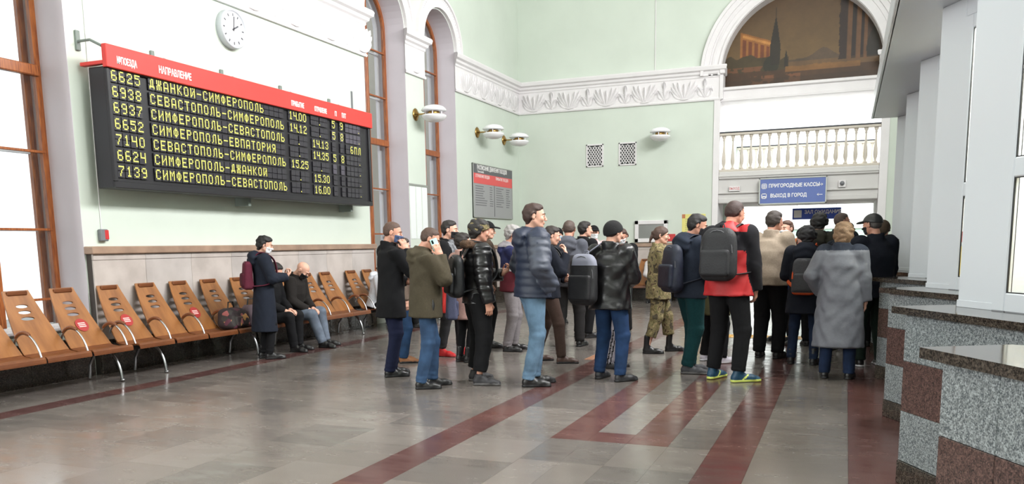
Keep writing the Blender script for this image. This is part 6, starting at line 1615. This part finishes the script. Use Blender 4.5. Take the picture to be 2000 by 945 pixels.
def floral():
    m = bpy.data.materials.new('floral_canvas'); m.use_nodes = True; nt = m.node_tree; b = nt.nodes['Principled BSDF']; b.inputs['Roughness'].default_value = 0.8
    tc = nt.nodes.new('ShaderNodeTexCoord'); n = nt.nodes.new('ShaderNodeTexVoronoi'); n.inputs['Scale'].default_value = 16; nt.links.new(tc.outputs['Object'], n.inputs['Vector'])
    s = nt.nodes.new('ShaderNodeSeparateColor'); nt.links.new(n.outputs['Color'], s.inputs[0])
    r = nt.nodes.new('ShaderNodeValToRGB'); r.color_ramp.interpolation = 'CONSTANT'; e = r.color_ramp.elements; e[0].color = lin((44, 34, 36)); e[1].position = 0.5; e[1].color = lin((84, 40, 56))
    for p, c in ((0.66, (54, 50, 48)), (0.78, (176, 128, 74)), (0.85, (60, 44, 46)), (0.93, (150, 86, 84))): k = e.new(p); k.color = lin(c)
    nt.links.new(s.outputs[0], r.inputs[0]); nt.links.new(r.outputs[0], b.inputs['Base Color']); return m
soft_bag('floral_backpack', 'dark backpack with a floral print lying on the bench seat', (-7.52, 8.78, 0.40), (0.26, 0.40, 0.27), floral(), rot=0.1, tilt=-0.2)
soft_bag('handbag', 'grey and pink handbag on the bench seat beside the floral backpack', (-7.50, 9.14, 0.39), (0.22, 0.26, 0.30), cloth('mauve_grey_bag', (126, 108, 116)), M_BLACK, rot=-0.2, tilt=-0.15)
tag(MB().bbox(-7.44, -7.36, 9.0, 9.22, 0.40, 0.455, 0.02).build('folded_scarf', cloth('pink_cloth', (206, 64, 140))), 'small bright pink folded cloth in front of the grey handbag', 'scarf')
soft_bag('shopping_bag', 'red bag hanging at the hip of the man in the printed hoodie', (-4.70, 9.42, 0.60), (0.10, 0.26, 0.34), mat('red_bag_cloth', (206, 40, 34), 0.6, var=0.06, scale=12), rot=0.6)
soft_bag('satchel', 'blue grey bag carried behind the man in the olive jacket', (-4.42, 9.0, 0.56), (0.12, 0.30, 0.36), cloth('slate_blue_bag', (86, 90, 116)), rot=0.5)

# bench on the end wall, behind the queue
t = thing('waiting_bench', 'plywood waiting bench against the end wall behind the queue', 'bench', (-4.4, 20.45, 0.41), PI * 1.5, 'plywood waiting benches along the left wall')
MB().bbox(-0.06, 0.0, -1.1, 1.1, -0.11, -0.05, 0.006).build('beam', M_BLACK, t)
for k in range(4):
    cy = -0.81 + k * 0.54; link('seat', ME_SEAT, t, (0, cy, 0)); b = link('backrest', ME_BACK, t, (0, cy, 0)); link('headrest', ME_HEAD, b)
for ly in (-0.8, 0.8): link('leg', ME_LEG, t, (0, ly, 0)); link('leg', ME_LEGB, t, (0, ly, 0))
